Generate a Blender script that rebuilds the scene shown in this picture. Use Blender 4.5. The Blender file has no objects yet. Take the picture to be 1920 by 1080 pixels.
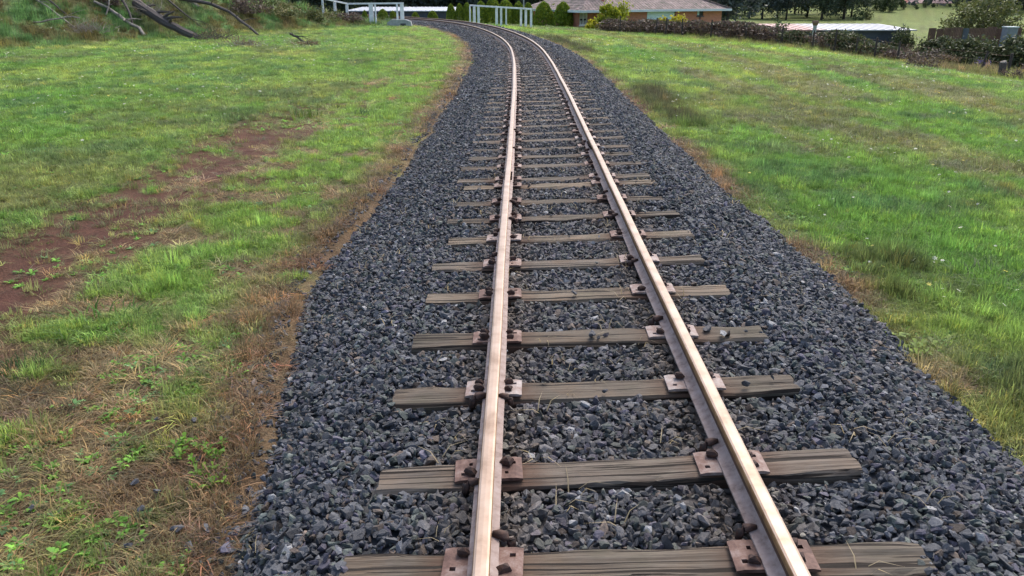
import bpy, bmesh, math, random
import numpy as np
from mathutils import Vector, Matrix

random.seed(7); RNG = np.random.default_rng(11)
scene = bpy.context.scene
COL = scene.collection

# ------------------------------------------------------------------ camera, sky, sun, exposure
CAM_H, PITCH, FPX = 1.925, math.radians(20.877), 1450.0
cam_d = bpy.data.cameras.new('camera'); cam = bpy.data.objects.new('camera', cam_d); COL.objects.link(cam)
cam.location = (0, 0, CAM_H); cam.rotation_euler = (math.pi/2 - PITCH, 0, 0)
cam_d.sensor_width = 36.0; cam_d.lens = FPX/1920*36; cam_d.clip_start = .05; cam_d.clip_end = 5000
scene.camera = cam

SUN_EL, SUN_AZ = math.radians(52), math.radians(28)      # azimuth clockwise from +Y (ahead, a little to the right)
world = bpy.data.worlds.new('World'); scene.world = world; world.use_nodes = True
wn, wl = world.node_tree.nodes, world.node_tree.links
sky = wn.new('ShaderNodeTexSky'); sky.sky_type = 'NISHITA'; sky.sun_disc = False
sky.sun_elevation = SUN_EL; sky.sun_rotation = SUN_AZ
sky.air_density = 1.0; sky.dust_density = 4.0; sky.ozone_density = 1.0
wl.new(sky.outputs[0], wn['Background'].inputs[0]); wn['Background'].inputs[1].default_value = .15
sd = bpy.data.lights.new('sun', 'SUN'); sd.energy = .95; sd.angle = math.radians(30); sd.color = (1, .985, .965)
sun = bpy.data.objects.new('sun', sd); COL.objects.link(sun); sun.location = (10, 20, 40)
sdir = Vector((math.sin(SUN_AZ)*math.cos(SUN_EL), math.cos(SUN_AZ)*math.cos(SUN_EL), math.sin(SUN_EL)))
sun.rotation_euler = sdir.to_track_quat('Z', 'Y').to_euler()
vs = scene.view_settings
vs.view_transform = 'Standard'; vs.look = 'None'; vs.exposure = 1.14; vs.gamma = 1.0; vs.use_curve_mapping = False
scene.cycles.max_bounces = 6; scene.cycles.diffuse_bounces = 3; scene.cycles.glossy_bounces = 2
scene.cycles.transparent_max_bounces = 4; scene.cycles.use_denoising = True

# ------------------------------------------------------------------ helpers
def tag(o, label=None, cat=None, group=None, kind=None):
    if label: o['label'] = label
    if cat: o['category'] = cat
    if group: o['group'] = group
    if kind: o['kind'] = kind
    return o
def link(name, me, mats=None, parent=None):
    o = bpy.data.objects.new(name, me)
    if mats is not None:
        for m in (mats if isinstance(mats, (list, tuple)) else [mats]):
            me.materials.append(m)
    COL.objects.link(o)
    if parent: o.parent = parent
    return o
def inst(name, me, parent=None):
    o = bpy.data.objects.new(name, me); COL.objects.link(o)
    if parent: o.parent = parent
    return o
def empty(name, loc=(0, 0, 0), rz=0):
    o = bpy.data.objects.new(name, None); o.location = loc; o.rotation_euler = (0, 0, rz); COL.objects.link(o); return o
def mesh_from(name, V, F, mi=None, smooth=False):
    me = bpy.data.meshes.new(name); me.from_pydata([tuple(v) for v in V], [], [tuple(f) for f in F])
    if mi is not None: me.polygons.foreach_set('material_index', np.array(mi, dtype=np.int32))
    if smooth: me.polygons.foreach_set('use_smooth', np.ones(len(me.polygons), dtype=bool))
    me.update(); return me
def np_mesh(name, V, quads=None, tris=None, smooth=False):
    """fast mesh from numpy arrays"""
    V = np.asarray(V, dtype=np.float32); loops = []; starts = []; tot = 0
    if quads is not None and len(quads):
        q = np.asarray(quads, dtype=np.int32); loops.append(q.ravel()); starts.append(np.arange(len(q))*4); tot = len(q)*4
    if tris is not None and len(tris):
        t = np.asarray(tris, dtype=np.int32); loops.append(t.ravel()); starts.append(tot+np.arange(len(t))*3)
    loops = np.concatenate(loops); starts = np.concatenate(starts)
    me = bpy.data.meshes.new(name)
    me.vertices.add(len(V)); me.vertices.foreach_set('co', V.ravel())
    me.loops.add(len(loops)); me.loops.foreach_set('vertex_index', loops.astype(np.int32))
    me.polygons.add(len(starts)); me.polygons.foreach_set('loop_start', starts.astype(np.int32))
    if smooth: me.polygons.foreach_set('use_smooth', np.ones(len(starts), dtype=bool))
    me.update(calc_edges=True); me.validate(); return me
class MB:
    """collects boxes, bars and prisms into one mesh"""
    def __init__(s): s.V = []; s.F = []; s.M = []
    def add(s, V, F, m=0):
        b = len(s.V); s.V += [tuple(v) for v in V]; s.F += [tuple(b+i for i in f) for f in F]; s.M += [m]*len(F); return s
    def box(s, x0, x1, y0, y1, z0, z1, m=0):
        V = [(x0,y0,z0),(x1,y0,z0),(x1,y1,z0),(x0,y1,z0),(x0,y0,z1),(x1,y0,z1),(x1,y1,z1),(x0,y1,z1)]
        return s.add(V, [(0,3,2,1),(4,5,6,7),(0,1,5,4),(1,2,6,5),(2,3,7,6),(3,0,4,7)], m)
    def bar(s, a, b, w, h=None, m=0):
        a, b = Vector(a), Vector(b); d = (b-a).normalized(); h = h or w
        up = Vector((0,0,1)) if abs(d.z) < .95 else Vector((0,1,0))
        sx = d.cross(up).normalized()*w/2; sy = sx.cross(d).normalized()*h/2
        V = [p+i*sx+j*sy for p in (a, b) for i, j in ((-1,-1),(1,-1),(1,1),(-1,1))]
        return s.add(V, [(0,1,2,3),(7,6,5,4),(0,4,5,1),(1,5,6,2),(2,6,7,3),(3,7,4,0)], m)
    def tube(s, pts, rad, n=7, m=0, jit=0, cap=True):
        pts = [Vector(p) for p in pts]; rings = []
        for i, p in enumerate(pts):
            d = (pts[min(i+1, len(pts)-1)]-pts[max(i-1, 0)]).normalized()
            up = Vector((0,0,1)) if abs(d.z) < .9 else Vector((1,0,0))
            u = d.cross(up).normalized(); v = u.cross(d)
            r = rad[i] if hasattr(rad, '__len__') else rad
            rings.append([p+(u*math.cos(2*math.pi*k/n)+v*math.sin(2*math.pi*k/n))*r*(1+random.uniform(-jit, jit)) for k in range(n)])
        V = [q for r in rings for q in r]; F = []
        for i in range(len(pts)-1):
            for k in range(n): F.append((i*n+k, i*n+(k+1) % n, (i+1)*n+(k+1) % n, (i+1)*n+k))
        if cap: F.append(tuple(range(n))[::-1]); F.append(tuple((len(pts)-1)*n+k for k in range(n)))
        return s.add(V, F, m)
    def build(s, name, mats, parent=None, smooth=False, bevel=0):
        me = mesh_from(name, s.V, s.F, s.M, smooth)
        bm = bmesh.new(); bm.from_mesh(me); bmesh.ops.recalc_face_normals(bm, faces=bm.faces)
        if bevel: bmesh.ops.bevel(bm, geom=list(bm.edges), offset=bevel, segments=1, affect='EDGES', clamp_overlap=True)
        bm.to_mesh(me); bm.free()
        return link(name, me, mats, parent)

def _hash(ix, iy, seed):
    h = (ix.astype(np.int64)*374761393 + iy.astype(np.int64)*668265263 + seed*1442695041) & 0xffffffff
    h = ((h ^ (h >> 13))*1274126177) & 0xffffffff
    return ((h ^ (h >> 16)) & 0xffff)/65535.0
def vnoise(x, y, seed=0):
    x = np.asarray(x, float); y = np.asarray(y, float)
    ix, iy = np.floor(x), np.floor(y); fx, fy = x-ix, y-iy; fx = fx*fx*(3-2*fx); fy = fy*fy*(3-2*fy)
    a = _hash(ix, iy, seed); b = _hash(ix+1, iy, seed); c = _hash(ix, iy+1, seed); d = _hash(ix+1, iy+1, seed)
    return (a*(1-fx)+b*fx)*(1-fy)+(c*(1-fx)+d*fx)*fy
def fbm(x, y, seed=0, o=4):
    t = 0; a = .5; s = 0
    for i in range(o):
        t = t+a*vnoise(np.asarray(x)*2**i, np.asarray(y)*2**i, seed+i*17); s += a; a *= .5
    return t/s
def sstep(a, b, x):
    t = np.clip((np.asarray(x, float)-a)/(b-a), 0, 1); return t*t*(3-2*t)

# ------------------------------------------------------------------ track alignment (centre line, heading, level, cant)
SS = np.arange(-8, 112, .2)
kk = np.interp(SS, [0, 12, 22, 32, 45, 75], [-.0017, .0006, .0017, .0075, .0056, .0152])
kk[SS < 0] = 0
TH = np.cumsum(kk)*.2; TH = TH-np.interp(0, SS, TH)-.0048
CX = np.cumsum(-np.sin(TH))*.2; CY = np.cumsum(np.cos(TH))*.2
CX = CX-np.interp(0, SS, CX)+.4426; CY = CY-np.interp(0, SS, CY)+1.0
_u = np.clip(SS, 0, 75)/50; CZ = .0013*_u-.024*_u**2-.046*_u**3
CANT = .0459-.0075*np.clip(SS/20, 0, 1)
def tr(s, off=0., dz=0.):
    """point at chainage s, lateral offset off to the right, height dz above the rail-head plane"""
    th = np.interp(s, SS, TH); c = np.interp(s, SS, CANT)
    return np.stack([np.interp(s, SS, CX)+np.cos(th)*off, np.interp(s, SS, CY)+np.sin(th)*off, np.interp(s, SS, CZ)+c*off/1.13+dz], -1)
def sd_of(x, y):
    x = np.asarray(x, float).ravel(); y = np.asarray(y, float).ravel()
    S = np.empty_like(x); D = np.empty_like(x)
    for i in range(0, len(x), 20000):
        X, Y = x[i:i+20000, None], y[i:i+20000, None]
        q = (X-CX[None, ::2])**2+(Y-CY[None, ::2])**2; j = q.argmin(1)*2
        dx, dy = x[i:i+20000]-CX[j], y[i:i+20000]-CY[j]
        t = -np.sin(TH[j])*dx+np.cos(TH[j])*dy
        S[i:i+20000] = SS[j]+t; D[i:i+20000] = np.cos(TH[j])*dx+np.sin(TH[j])*dy
    return S, D
def wl_(s): return np.interp(s, [0, 1.6, 3.2, 5, 9, 14, 28, 60], [1.62, 1.7, 2.02, 2.36, 2.26, 2.2, 2.2, 2.3])+.16*(fbm(np.asarray(s)*1.3, 0*np.asarray(s), 5)-.5)
def wr_(s): return np.interp(s, [0, 2.5, 5, 9, 16, 28, 60], [2.22, 2.26, 2.3, 2.18, 2.12, 2.22, 2.3])+.14*(fbm(np.asarray(s)*1.1, 0*np.asarray(s)+9, 6)-.5)

HA, HN = np.array([5.5, 64.]), np.array([.815, .58])          # line of the bramble hedge and its outward normal
BP, BN = np.array([-22., 34.]), np.array([-.933, .3615])      # toe of the left bank and its outward normal
def hedge_e(x, y): return (x-HA[0])*HN[0]+(y-HA[1])*HN[1]
def bank_b(x, y): return (x-BP[0])*BN[0]+(y-BP[1])*BN[1]
def terrain(x, y, S=None, D=None):
    x = np.asarray(x, float); y = np.asarray(y, float)
    if D is None:
        S, D = sd_of(x, y); S = S.reshape(x.shape); D = D.reshape(x.shape)
    z0 = np.interp(S, SS, CZ)
    zr = sum(np.interp(D+o, [2.6, 6, 9, 14, 16, 17.5, 19.6, 21.3, 24, 40], [-.45, -.57, -.655, -.79, -.93, -1.12, -1.45, -1.68, -1.92, -2.3]) for o in (-.7, 0, .7))/3
    e = hedge_e(x, y)
    zr = zr+(-4-zr)*sstep(0, 52, e)
    r = np.hypot(x, y)
    zr = zr+np.clip(r-232, 0, 400)*.055
    b = bank_b(x, y)
    zl = -.43+3.6*sstep(0, 9, b)*(1-sstep(59, 71, y-.25*(x+12)))+.10*sstep(3, 9, -D)
    rut = np.exp(-((D+5.0)/.5)**2)*.05*(1-sstep(14, 20, S))
    zl = zl-rut
    z = np.where(D > 0, zr, zl)+z0
    z = z+.05*(fbm(x*.7, y*.7, 3)-.5)+.018*(fbm(x*4, y*4, 8, 2)-.5)
    w = np.where(D > 0, wr_(S), wl_(S))
    z = z-.12*(1-sstep(w-.35, w-.05, np.abs(D)))
    return z
def terr1(x, y): return float(terrain(np.array([x]), np.array([y]))[0])
def ray(px, py):
    xc, yc = (px-960)/FPX, (540-py)/FPX; c, s = math.cos(PITCH), math.sin(PITCH)
    return np.array([xc, c+yc*s, yc*c-s])
def at_y(px, py, Y):
    d = ray(px, py); t = Y/d[1]; return Vector((d[0]*t, Y, CAM_H+d[2]*t))
def on_ground(px, py):
    d = ray(px, py); t = np.geomspace(1.5, 600, 1500); z = terrain(d[0]*t, d[1]*t); dz = CAM_H+d[2]*t-z
    i = int(np.argmax(dz < 0)); i = max(i, 1)
    f = dz[i-1]/(dz[i-1]-dz[i]+1e-9); tt = t[i-1]+(t[i]-t[i-1])*f
    return Vector((d[0]*tt, d[1]*tt, CAM_H+d[2]*tt))
def project(P):
    d = np.asarray(P)-np.array([0, 0, CAM_H]); c, s = math.cos(PITCH), math.sin(PITCH)
    zf = d[..., 1]*c-d[..., 2]*s; up = d[..., 1]*s+d[..., 2]*c
    return 960+FPX*d[..., 0]/zf, 540-FPX*up/zf, zf
def ease(px, Y): return at_y(px, 20, Y).x

# ------------------------------------------------------------------ materials
def new_mat(name):
    m = bpy.data.materials.new(name); m.use_nodes = True; nt = m.node_tree
    return m, nt.nodes, nt.links, nt.nodes['Principled BSDF']
def noise(n, l, scale, detail=4, rough=.6, coord=None, vec_scale=None, dist=0):
    t = n.new('ShaderNodeTexNoise'); t.inputs['Scale'].default_value = scale; t.inputs['Detail'].default_value = detail
    t.inputs['Roughness'].default_value = rough; t.inputs['Distortion'].default_value = dist
    if coord is not None:
        if vec_scale:
            mp = n.new('ShaderNodeMapping'); mp.inputs['Scale'].default_value = vec_scale; l.new(coord, mp.inputs[0]); coord = mp.outputs[0]
        l.new(coord, t.inputs['Vector'])
    return t
def ramp(n, l, fac, stops):
    r = n.new('ShaderNodeValToRGB'); e = r.color_ramp.elements
    while len(e) < len(stops): e.new(.5)
    for k, (p, c) in enumerate(stops): e[k].position = p; e[k].color = (*c, 1)
    l.new(fac, r.inputs[0]); return r
def mixc(n, l, fac, a, b, mode='MIX'):
    m = n.new('ShaderNodeMix'); m.data_type = 'RGBA'; m.blend_type = mode
    for s, v in ((0, fac), (6, a), (7, b)):
        if isinstance(v, (int, float)): m.inputs[s].default_value = v
        elif isinstance(v, tuple): m.inputs[s].default_value = (*v, 1)
        else: l.new(v, m.inputs[s])
    return m.outputs[2]
def bump(n, l, h, strength, dist, bsdf):
    b = n.new('ShaderNodeBump'); b.inputs['Strength'].default_value = strength; b.inputs['Distance'].default_value = dist
    l.new(h, b.inputs['Height']); l.new(b.outputs[0], bsdf.inputs['Normal']); return b
def simple(name, stops, scale=8, rough=.75, metal=0, bmp=.2, bd=.01, vec=None, detail=5):
    m, n, l, p = new_mat(name); tc = n.new('ShaderNodeTexCoord')
    t = noise(n, l, scale, detail, .65, tc.outputs['Object'], vec)
    r = ramp(n, l, t.outputs[0], stops); l.new(r.outputs[0], p.inputs['Base Color'])
    p.inputs['Roughness'].default_value = rough; p.inputs['Metallic'].default_value = metal
    if bmp: bump(n, l, t.outputs[0], bmp, bd, p)
    return m
def inst_attr(n, name='col'):
    a = n.new('ShaderNodeAttribute'); a.attribute_type = 'INSTANCER'; a.attribute_name = name; return a

def mat_ground():
    m, n, l, p = new_mat('soil_and_turf'); tc = n.new('ShaderNodeTexCoord')
    a = n.new('ShaderNodeAttribute'); a.attribute_name = 'gcol'
    t = noise(n, l, 6, 8, .7, tc.outputs['Object']); t2 = noise(n, l, 45, 5, .7, tc.outputs['Object'])
    r = ramp(n, l, t.outputs[0], [(.25, (.55, .5, .45)), (.5, (1, 1, 1)), (.75, (1.35, 1.3, 1.2))])
    c = mixc(n, l, 1.0, a.outputs['Color'], r.outputs[0], 'MULTIPLY')
    r2 = ramp(n, l, t2.outputs[0], [(.3, (.6, .6, .6)), (.7, (1.4, 1.4, 1.4))])
    c = mixc(n, l, .8, c, r2.outputs[0], 'MULTIPLY')
    l.new(c, p.inputs['Base Color']); p.inputs['Roughness'].default_value = .95; p.inputs['Specular IOR Level'].default_value = .15
    bump(n, l, t2.outputs[0], 1.0, .05, p); return m
def mat_grass():
    m, n, l, p = new_mat('grass_blade'); a = inst_attr(n)
    g = n.new('ShaderNodeNewGeometry')
    r = ramp(n, l, g.outputs['Random Per Island'], [(0, (.62, .6, .55)), (.5, (1, 1, 1)), (.9, (1.3, 1.25, 1.1)), (1, (1.75, 1.45, 1.2))])
    c = mixc(n, l, 1.0, a.outputs['Color'], r.outputs[0], 'MULTIPLY')
    l.new(c, p.inputs['Base Color']); p.inputs['Roughness'].default_value = .55; p.inputs['Specular IOR Level'].default_value = .3
    tl = n.new('ShaderNodeBsdfTranslucent'); l.new(c, tl.inputs[0])
    ms = n.new('ShaderNodeMixShader'); ms.inputs[0].default_value = .45
    l.new(p.outputs[0], ms.inputs[1]); l.new(tl.outputs[0], ms.inputs[2])
    l.new(ms.outputs[0], n['Material Output'].inputs['Surface']); return m
def mat_leaf(name, stops, trans=.3, rough=.55):
    m, n, l, p = new_mat(name); g = n.new('ShaderNodeNewGeometry'); tc = n.new('ShaderNodeTexCoord')
    t = noise(n, l, 1.3, 3, .6, tc.outputs['Object'])
    ad = n.new('ShaderNodeMath'); ad.operation = 'MULTIPLY_ADD'; ad.inputs[1].default_value = .55
    sc = n.new('ShaderNodeMath'); sc.operation = 'MULTIPLY'; sc.inputs[1].default_value = .5
    l.new(t.outputs[0], sc.inputs[0]); l.new(g.outputs['Random Per Island'], ad.inputs[0]); l.new(sc.outputs[0], ad.inputs[2])
    r = ramp(n, l, ad.outputs[0], stops); l.new(r.outputs[0], p.inputs['Base Color'])
    p.inputs['Roughness'].default_value = rough; p.inputs['Specular IOR Level'].default_value = .3
    tl = n.new('ShaderNodeBsdfTranslucent'); l.new(r.outputs[0], tl.inputs[0])
    ms = n.new('ShaderNodeMixShader'); ms.inputs[0].default_value = trans
    l.new(p.outputs[0], ms.inputs[1]); l.new(tl.outputs[0], ms.inputs[2]); l.new(ms.outputs[0], n['Material Output'].inputs['Surface'])
    return m
def mat_stone():
    m, n, l, p = new_mat('crushed_stone'); a = inst_attr(n); tc = n.new('ShaderNodeTexCoord')
    t = noise(n, l, 3.5, 6, .7, tc.outputs['Object'])
    r = ramp(n, l, t.outputs[0], [(.3, (.72, .72, .72)), (.55, (1, 1, 1)), (.72, (1.35, 1.33, 1.28))])
    c = mixc(n, l, 1.0, a.outputs['Color'], r.outputs[0], 'MULTIPLY')
    l.new(c, p.inputs['Base Color']); p.inputs['Roughness'].default_value = .72; p.inputs['Specular IOR Level'].default_value = .3
    bump(n, l, t.outputs[0], .35, .1, p); return m
def mat_bed():
    m, n, l, p = new_mat('ballast_bed'); tc = n.new('ShaderNodeTexCoord'); a = n.new('ShaderNodeAttribute'); a.attribute_name = 'gcol'
    v = n.new('ShaderNodeTexVoronoi'); v.inputs['Scale'].default_value = 22; l.new(tc.outputs['Object'], v.inputs['Vector'])
    r = ramp(n, l, v.outputs['Color'], [(.1, (.5, .5, .5)), (.6, (1, 1, 1)), (.95, (1.9, 1.9, 1.9))])
    c = mixc(n, l, 1.0, a.outputs['Color'], r.outputs[0], 'MULTIPLY'); l.new(c, p.inputs['Base Color'])
    p.inputs['Roughness'].default_value = .8; bump(n, l, v.outputs['Distance'], -1.0, .05, p); return m
def mat_wood():
    m, n, l, p = new_mat('weathered_timber'); tc = n.new('ShaderNodeTexCoord'); oi = n.new('ShaderNodeObjectInfo')
    va = n.new('ShaderNodeVectorMath'); va.operation = 'ADD'; l.new(tc.outputs['Object'], va.inputs[0])
    cx = n.new('ShaderNodeCombineXYZ'); mu = n.new('ShaderNodeMath'); mu.operation = 'MULTIPLY'; mu.inputs[1].default_value = 37
    l.new(oi.outputs['Random'], mu.inputs[0]); l.new(mu.outputs[0], cx.inputs[0]); l.new(mu.outputs[0], cx.inputs[1]); l.new(cx.outputs[0], va.inputs[1])
    g = noise(n, l, 1, 7, .72, va.outputs[0], (1.8, 75, 75), .5)          # grain along X
    ck = noise(n, l, 1, 3, .5, va.outputs[0], (.45, 34, 34), .4)           # long checks
    st = noise(n, l, 3, 4, .6, va.outputs[0])
    r = ramp(n, l, g.outputs[0], [(.27, (.024, .018, .015)), (.42, (.095, .076, .060)), (.6, (.165, .138, .112)), (.8, (.26, .225, .185))])
    tint = ramp(n, l, st.outputs[0], [(.3, (.72, .78, .70)), (.5, (1, 1, 1)), (.72, (1.12, .95, .78))])
    c = mixc(n, l, .8, r.outputs[0], tint.outputs[0], 'MULTIPLY')
    ob = ramp(n, l, oi.outputs['Random'], [(0, (.72, .72, .68)), (.5, (1, 1, 1)), (1, (1.22, 1.16, 1.02))])
    c = mixc(n, l, 1.0, c, ob.outputs[0], 'MULTIPLY')
    sx = n.new('ShaderNodeSeparateXYZ'); l.new(tc.outputs['Object'], sx.inputs[0]); ab = n.new('ShaderNodeMath'); ab.operation = 'ABSOLUTE'; l.new(sx.outputs[0], ab.inputs[0])
    sb = n.new('ShaderNodeMath'); sb.operation = 'SUBTRACT'; sb.inputs[1].default_value = .565; l.new(ab.outputs[0], sb.inputs[0]); a2 = n.new('ShaderNodeMath'); a2.operation = 'ABSOLUTE'; l.new(sb.outputs[0], a2.inputs[0])
    ad2 = n.new('ShaderNodeMath'); ad2.operation = 'MULTIPLY_ADD'; ad2.inputs[1].default_value = .35; l.new(st.outputs[0], ad2.inputs[0]); l.new(a2.outputs[0], ad2.inputs[2])
    rs = ramp(n, l, ad2.outputs[0], [(.26, (1, 1, 1)), (.46, (0, 0, 0))])                # rust washed from the plates
    c = mixc(n, l, rs.outputs[0], c, (.085, .048, .032))
    cr = ramp(n, l, ck.outputs[0], [(.43, (0, 0, 0)), (.445, (1, 1, 1))])
    c = mixc(n, l, cr.outputs[0], (.022, .017, .013), c)
    l.new(c, p.inputs['Base Color']); p.inputs['Roughness'].default_value = .85; p.inputs['Specular IOR Level'].default_value = .2
    hs = mixc(n, l, .5, g.outputs[0], cr.outputs[0]); bump(n, l, hs, .9, .008, p); return m
def mat_brick():
    m, n, l, p = new_mat('orange_brick'); tc = n.new('ShaderNodeTexCoord')
    sp = n.new('ShaderNodeSeparateXYZ'); cb = n.new('ShaderNodeCombineXYZ'); l.new(tc.outputs['Object'], sp.inputs[0])
    ad = n.new('ShaderNodeMath'); l.new(sp.outputs[0], ad.inputs[0]); l.new(sp.outputs[1], ad.inputs[1])
    l.new(ad.outputs[0], cb.inputs[0]); l.new(sp.outputs[2], cb.inputs[1])
    b = n.new('ShaderNodeTexBrick'); b.inputs['Scale'].default_value = 1; b.inputs['Brick Width'].default_value = .24; b.inputs['Row Height'].default_value = .086
    b.inputs['Mortar Size'].default_value = .007
    b.inputs['Color1'].default_value = (.46, .155, .085, 1); b.inputs['Color2'].default_value = (.36, .115, .07, 1); b.inputs['Mortar'].default_value = (.36, .28, .24, 1)
    l.new(cb.outputs[0], b.inputs['Vector']); l.new(b.outputs['Color'], p.inputs['Base Color']); p.inputs['Roughness'].default_value = .85
    bump(n, l, b.outputs['Fac'], -.5, .01, p); return m
def mat_tile():
    m, n, l, p = new_mat('lichened_roof_tile'); tc = n.new('ShaderNodeTexCoord')
    t = noise(n, l, 1.6, 8, .75, tc.outputs['Object']); t2 = noise(n, l, 7, 4, .7, tc.outputs['Object'])
    r = ramp(n, l, t.outputs[0], [(.34, (.07, .07, .045)), (.46, (.13, .105, .09)), (.55, (.20, .145, .13)), (.68, (.30, .25, .235))])
    r2 = ramp(n, l, t2.outputs[0], [(.35, (.6, .6, .6)), (.65, (1.3, 1.3, 1.3))])
    c = mixc(n, l, .9, r.outputs[0], r2.outputs[0], 'MULTIPLY'); l.new(c, p.inputs['Base Color']); p.inputs['Roughness'].default_value = .9
    w = n.new('ShaderNodeTexWave'); w.wave_type = 'BANDS'; w.bands_direction = 'X'; w.inputs['Scale'].default_value = 1.0
    l.new(tc.outputs['Object'], w.inputs['Vector']); bump(n, l, w.outputs['Fac'], .6, .04, p); return m

M = {}
M['ground'] = mat_ground(); M['grass'] = mat_grass(); M['stone'] = mat_stone(); M['bed'] = mat_bed(); M['wood'] = mat_wood()
M['brick'] = mat_brick(); M['tile'] = mat_tile()
M['head'] = simple('worn_rail_head', [(.3, (.21, .138, .09)), (.48, (.31, .222, .163)), (.75, (.38, .295, .235))], 6, .44, .35, .08, .002, (1, 1, 1))
M['head_side'] = simple('rusty_rail_side', [(.3, (.13, .065, .028)), (.5, (.25, .14, .058)), (.75, (.33, .21, .10))], 11, .6, .2, .15, .003)
M['foot'] = simple('dusty_rail_foot', [(.30, (.135, .088, .07)), (.46, (.25, .185, .162)), (.75, (.35, .285, .262))], 16, .75, .1, .2, .002)
M['web'] = simple('rusty_rail_web', [(.3, (.045, .025, .016)), (.6, (.11, .055, .03)), (.8, (.17, .09, .05))], 20, .85, .1, .3, .003)
def mat_plate():
    m, n, l, p = new_mat('rusty_base_plate'); tc = n.new('ShaderNodeTexCoord'); oi = n.new('ShaderNodeObjectInfo')
    mp = n.new('ShaderNodeVectorMath'); mp.operation = 'MULTIPLY_ADD'; cb = n.new('ShaderNodeCombineXYZ'); mu = n.new('ShaderNodeMath'); mu.operation = 'MULTIPLY'; mu.inputs[1].default_value = 61
    l.new(oi.outputs['Random'], mu.inputs[0]); l.new(mu.outputs[0], cb.inputs[0]); l.new(mu.outputs[0], cb.inputs[2])
    mp.inputs[1].default_value = (1, 1, 1); l.new(tc.outputs['Object'], mp.inputs[0]); l.new(cb.outputs[0], mp.inputs[2])
    t = noise(n, l, 12, 6, .7, mp.outputs[0]); ad = n.new('ShaderNodeMath'); ad.operation = 'MULTIPLY_ADD'; ad.inputs[1].default_value = .26; l.new(oi.outputs['Random'], ad.inputs[0]); l.new(t.outputs[0], ad.inputs[2])
    r = ramp(n, l, ad.outputs[0], [(.42, (.07, .032, .023)), (.56, (.14, .075, .056)), (.68, (.22, .155, .132)), (.88, (.34, .295, .275))])
    l.new(r.outputs[0], p.inputs['Base Color']); p.inputs['Roughness'].default_value = .75; bump(n, l, t.outputs[0], .3, .003, p); return m
M['plate'] = mat_plate()
M['spike'] = simple('dark_rusty_iron', [(.3, (.022, .012, .010)), (.55, (.06, .030, .022)), (.8, (.13, .06, .035))], 40, .8, .1, .4, .004)
M['white_paint'] = simple('weathered_white_paint', [(.3, (.55, .57, .58)), (.6, (.76, .77, .77)), (.8, (.82, .82, .81))], 3, .6, 0, .05)
M['concrete'] = simple('grey_concrete', [(.3, (.24, .25, .25)), (.6, (.36, .37, .37)), (.8, (.45, .45, .44))], 4, .9, 0, .3)
M['road'] = simple('pale_paving', [(.3, (.25, .25, .24)), (.7, (.34, .34, .33))], 3, .9, 0, .2)
M['bark'] = simple('dead_grey_bark', [(.3, (.035, .028, .024)), (.55, (.085, .07, .062)), (.8, (.15, .13, .115))], 12, .9, 0, .5, .02, (3, 3, 1))
M['pale_bark'] = simple('bleached_dead_wood', [(.3, (.13, .11, .09)), (.55, (.26, .225, .185)), (.8, (.38, .34, .29))], 12, .9, 0, .4, .01)
M['post'] = simple('dark_fence_timber', [(.3, (.025, .02, .017)), (.7, (.075, .06, .05))], 12, .9, 0, .4, .01)
M['shed_wall'] = simple('dark_slate_blue_cladding', [(.3, (.035, .042, .06)), (.7, (.06, .068, .09))], 2, .6, .1, .1)
M['shed_roof'] = simple('pale_metal_roof', [(.3, (.34, .37, .41)), (.7, (.46, .49, .53))], 1.5, .5, .1, .05)
M['pink_roof'] = simple('faded_pink_iron', [(.38, (.42, .22, .19)), (.5, (.42, .34, .33)), (.60, (.43, .42, .44))], .35, .6, .1, .05)
def mat_patched_roof():
    m, n, l, p = new_mat('patched_iron_roof'); tc = n.new('ShaderNodeTexCoord'); sx = n.new('ShaderNodeSeparateXYZ'); l.new(tc.outputs['Object'], sx.inputs[0])
    t = noise(n, l, .9, 5, .7, tc.outputs['Object']); ad = n.new('ShaderNodeMath'); ad.operation = 'MULTIPLY_ADD'; ad.inputs[1].default_value = 2.5; l.new(t.outputs[0], ad.inputs[0]); l.new(sx.outputs[0], ad.inputs[2])
    mr = n.new('ShaderNodeMapRange'); mr.inputs[1].default_value = 3.6; mr.inputs[2].default_value = 5.2; l.new(ad.outputs[0], mr.inputs[0])
    r = ramp(n, l, mr.outputs[0], [(0, (.36, .19, .17)), (.5, (.36, .29, .28)), (1, (.36, .37, .39))]); l.new(r.outputs[0], p.inputs['Base Color']); p.inputs['Roughness'].default_value = .6; return m
M['pink_roof'] = mat_patched_roof()
M['red_roof'] = simple('red_tile_roof', [(.3, (.36, .13, .12)), (.7, (.48, .21, .19))], 2, .85)
M['salmon_roof'] = simple('pale_salmon_roof', [(.3, (.44, .29, .27)), (.7, (.54, .39, .37))], 2, .85)
M['cream'] = simple('cream_render', [(.3, (.52, .47, .42)), (.7, (.64, .60, .55))], 2, .8)
M['peach'] = simple('peach_render', [(.3, (.46, .28, .19)), (.7, (.55, .36, .26))], 2, .8)
M['fascia'] = simple('pale_blue_grey_gutter', [(.3, (.46, .52, .55)), (.7, (.58, .63, .66))], 2, .5, 0, .05)
M['door_panel'] = simple('pale_blue_panel', [(.3, (.52, .68, .78)), (.7, (.60, .75, .83))], 1.5, .35, 0, .03)
M['frame_dark'] = simple('dark_window_frame', [(.3, (.03, .03, .035)), (.7, (.06, .06, .065))], 5, .5)
M['blind'] = simple('pale_window_blind', [(.3, (.42, .42, .41)), (.7, (.55, .55, .54))], 3, .7)
M['rust_iron'] = simple('rusty_brown_iron', [(.3, (.12, .07, .055)), (.6, (.20, .115, .085)), (.8, (.26, .17, .13))], 3, .85)
M['grey_board'] = simple('blue_grey_board', [(.3, (.12, .13, .16)), (.7, (.2, .215, .25))], 3, .8)
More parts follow.
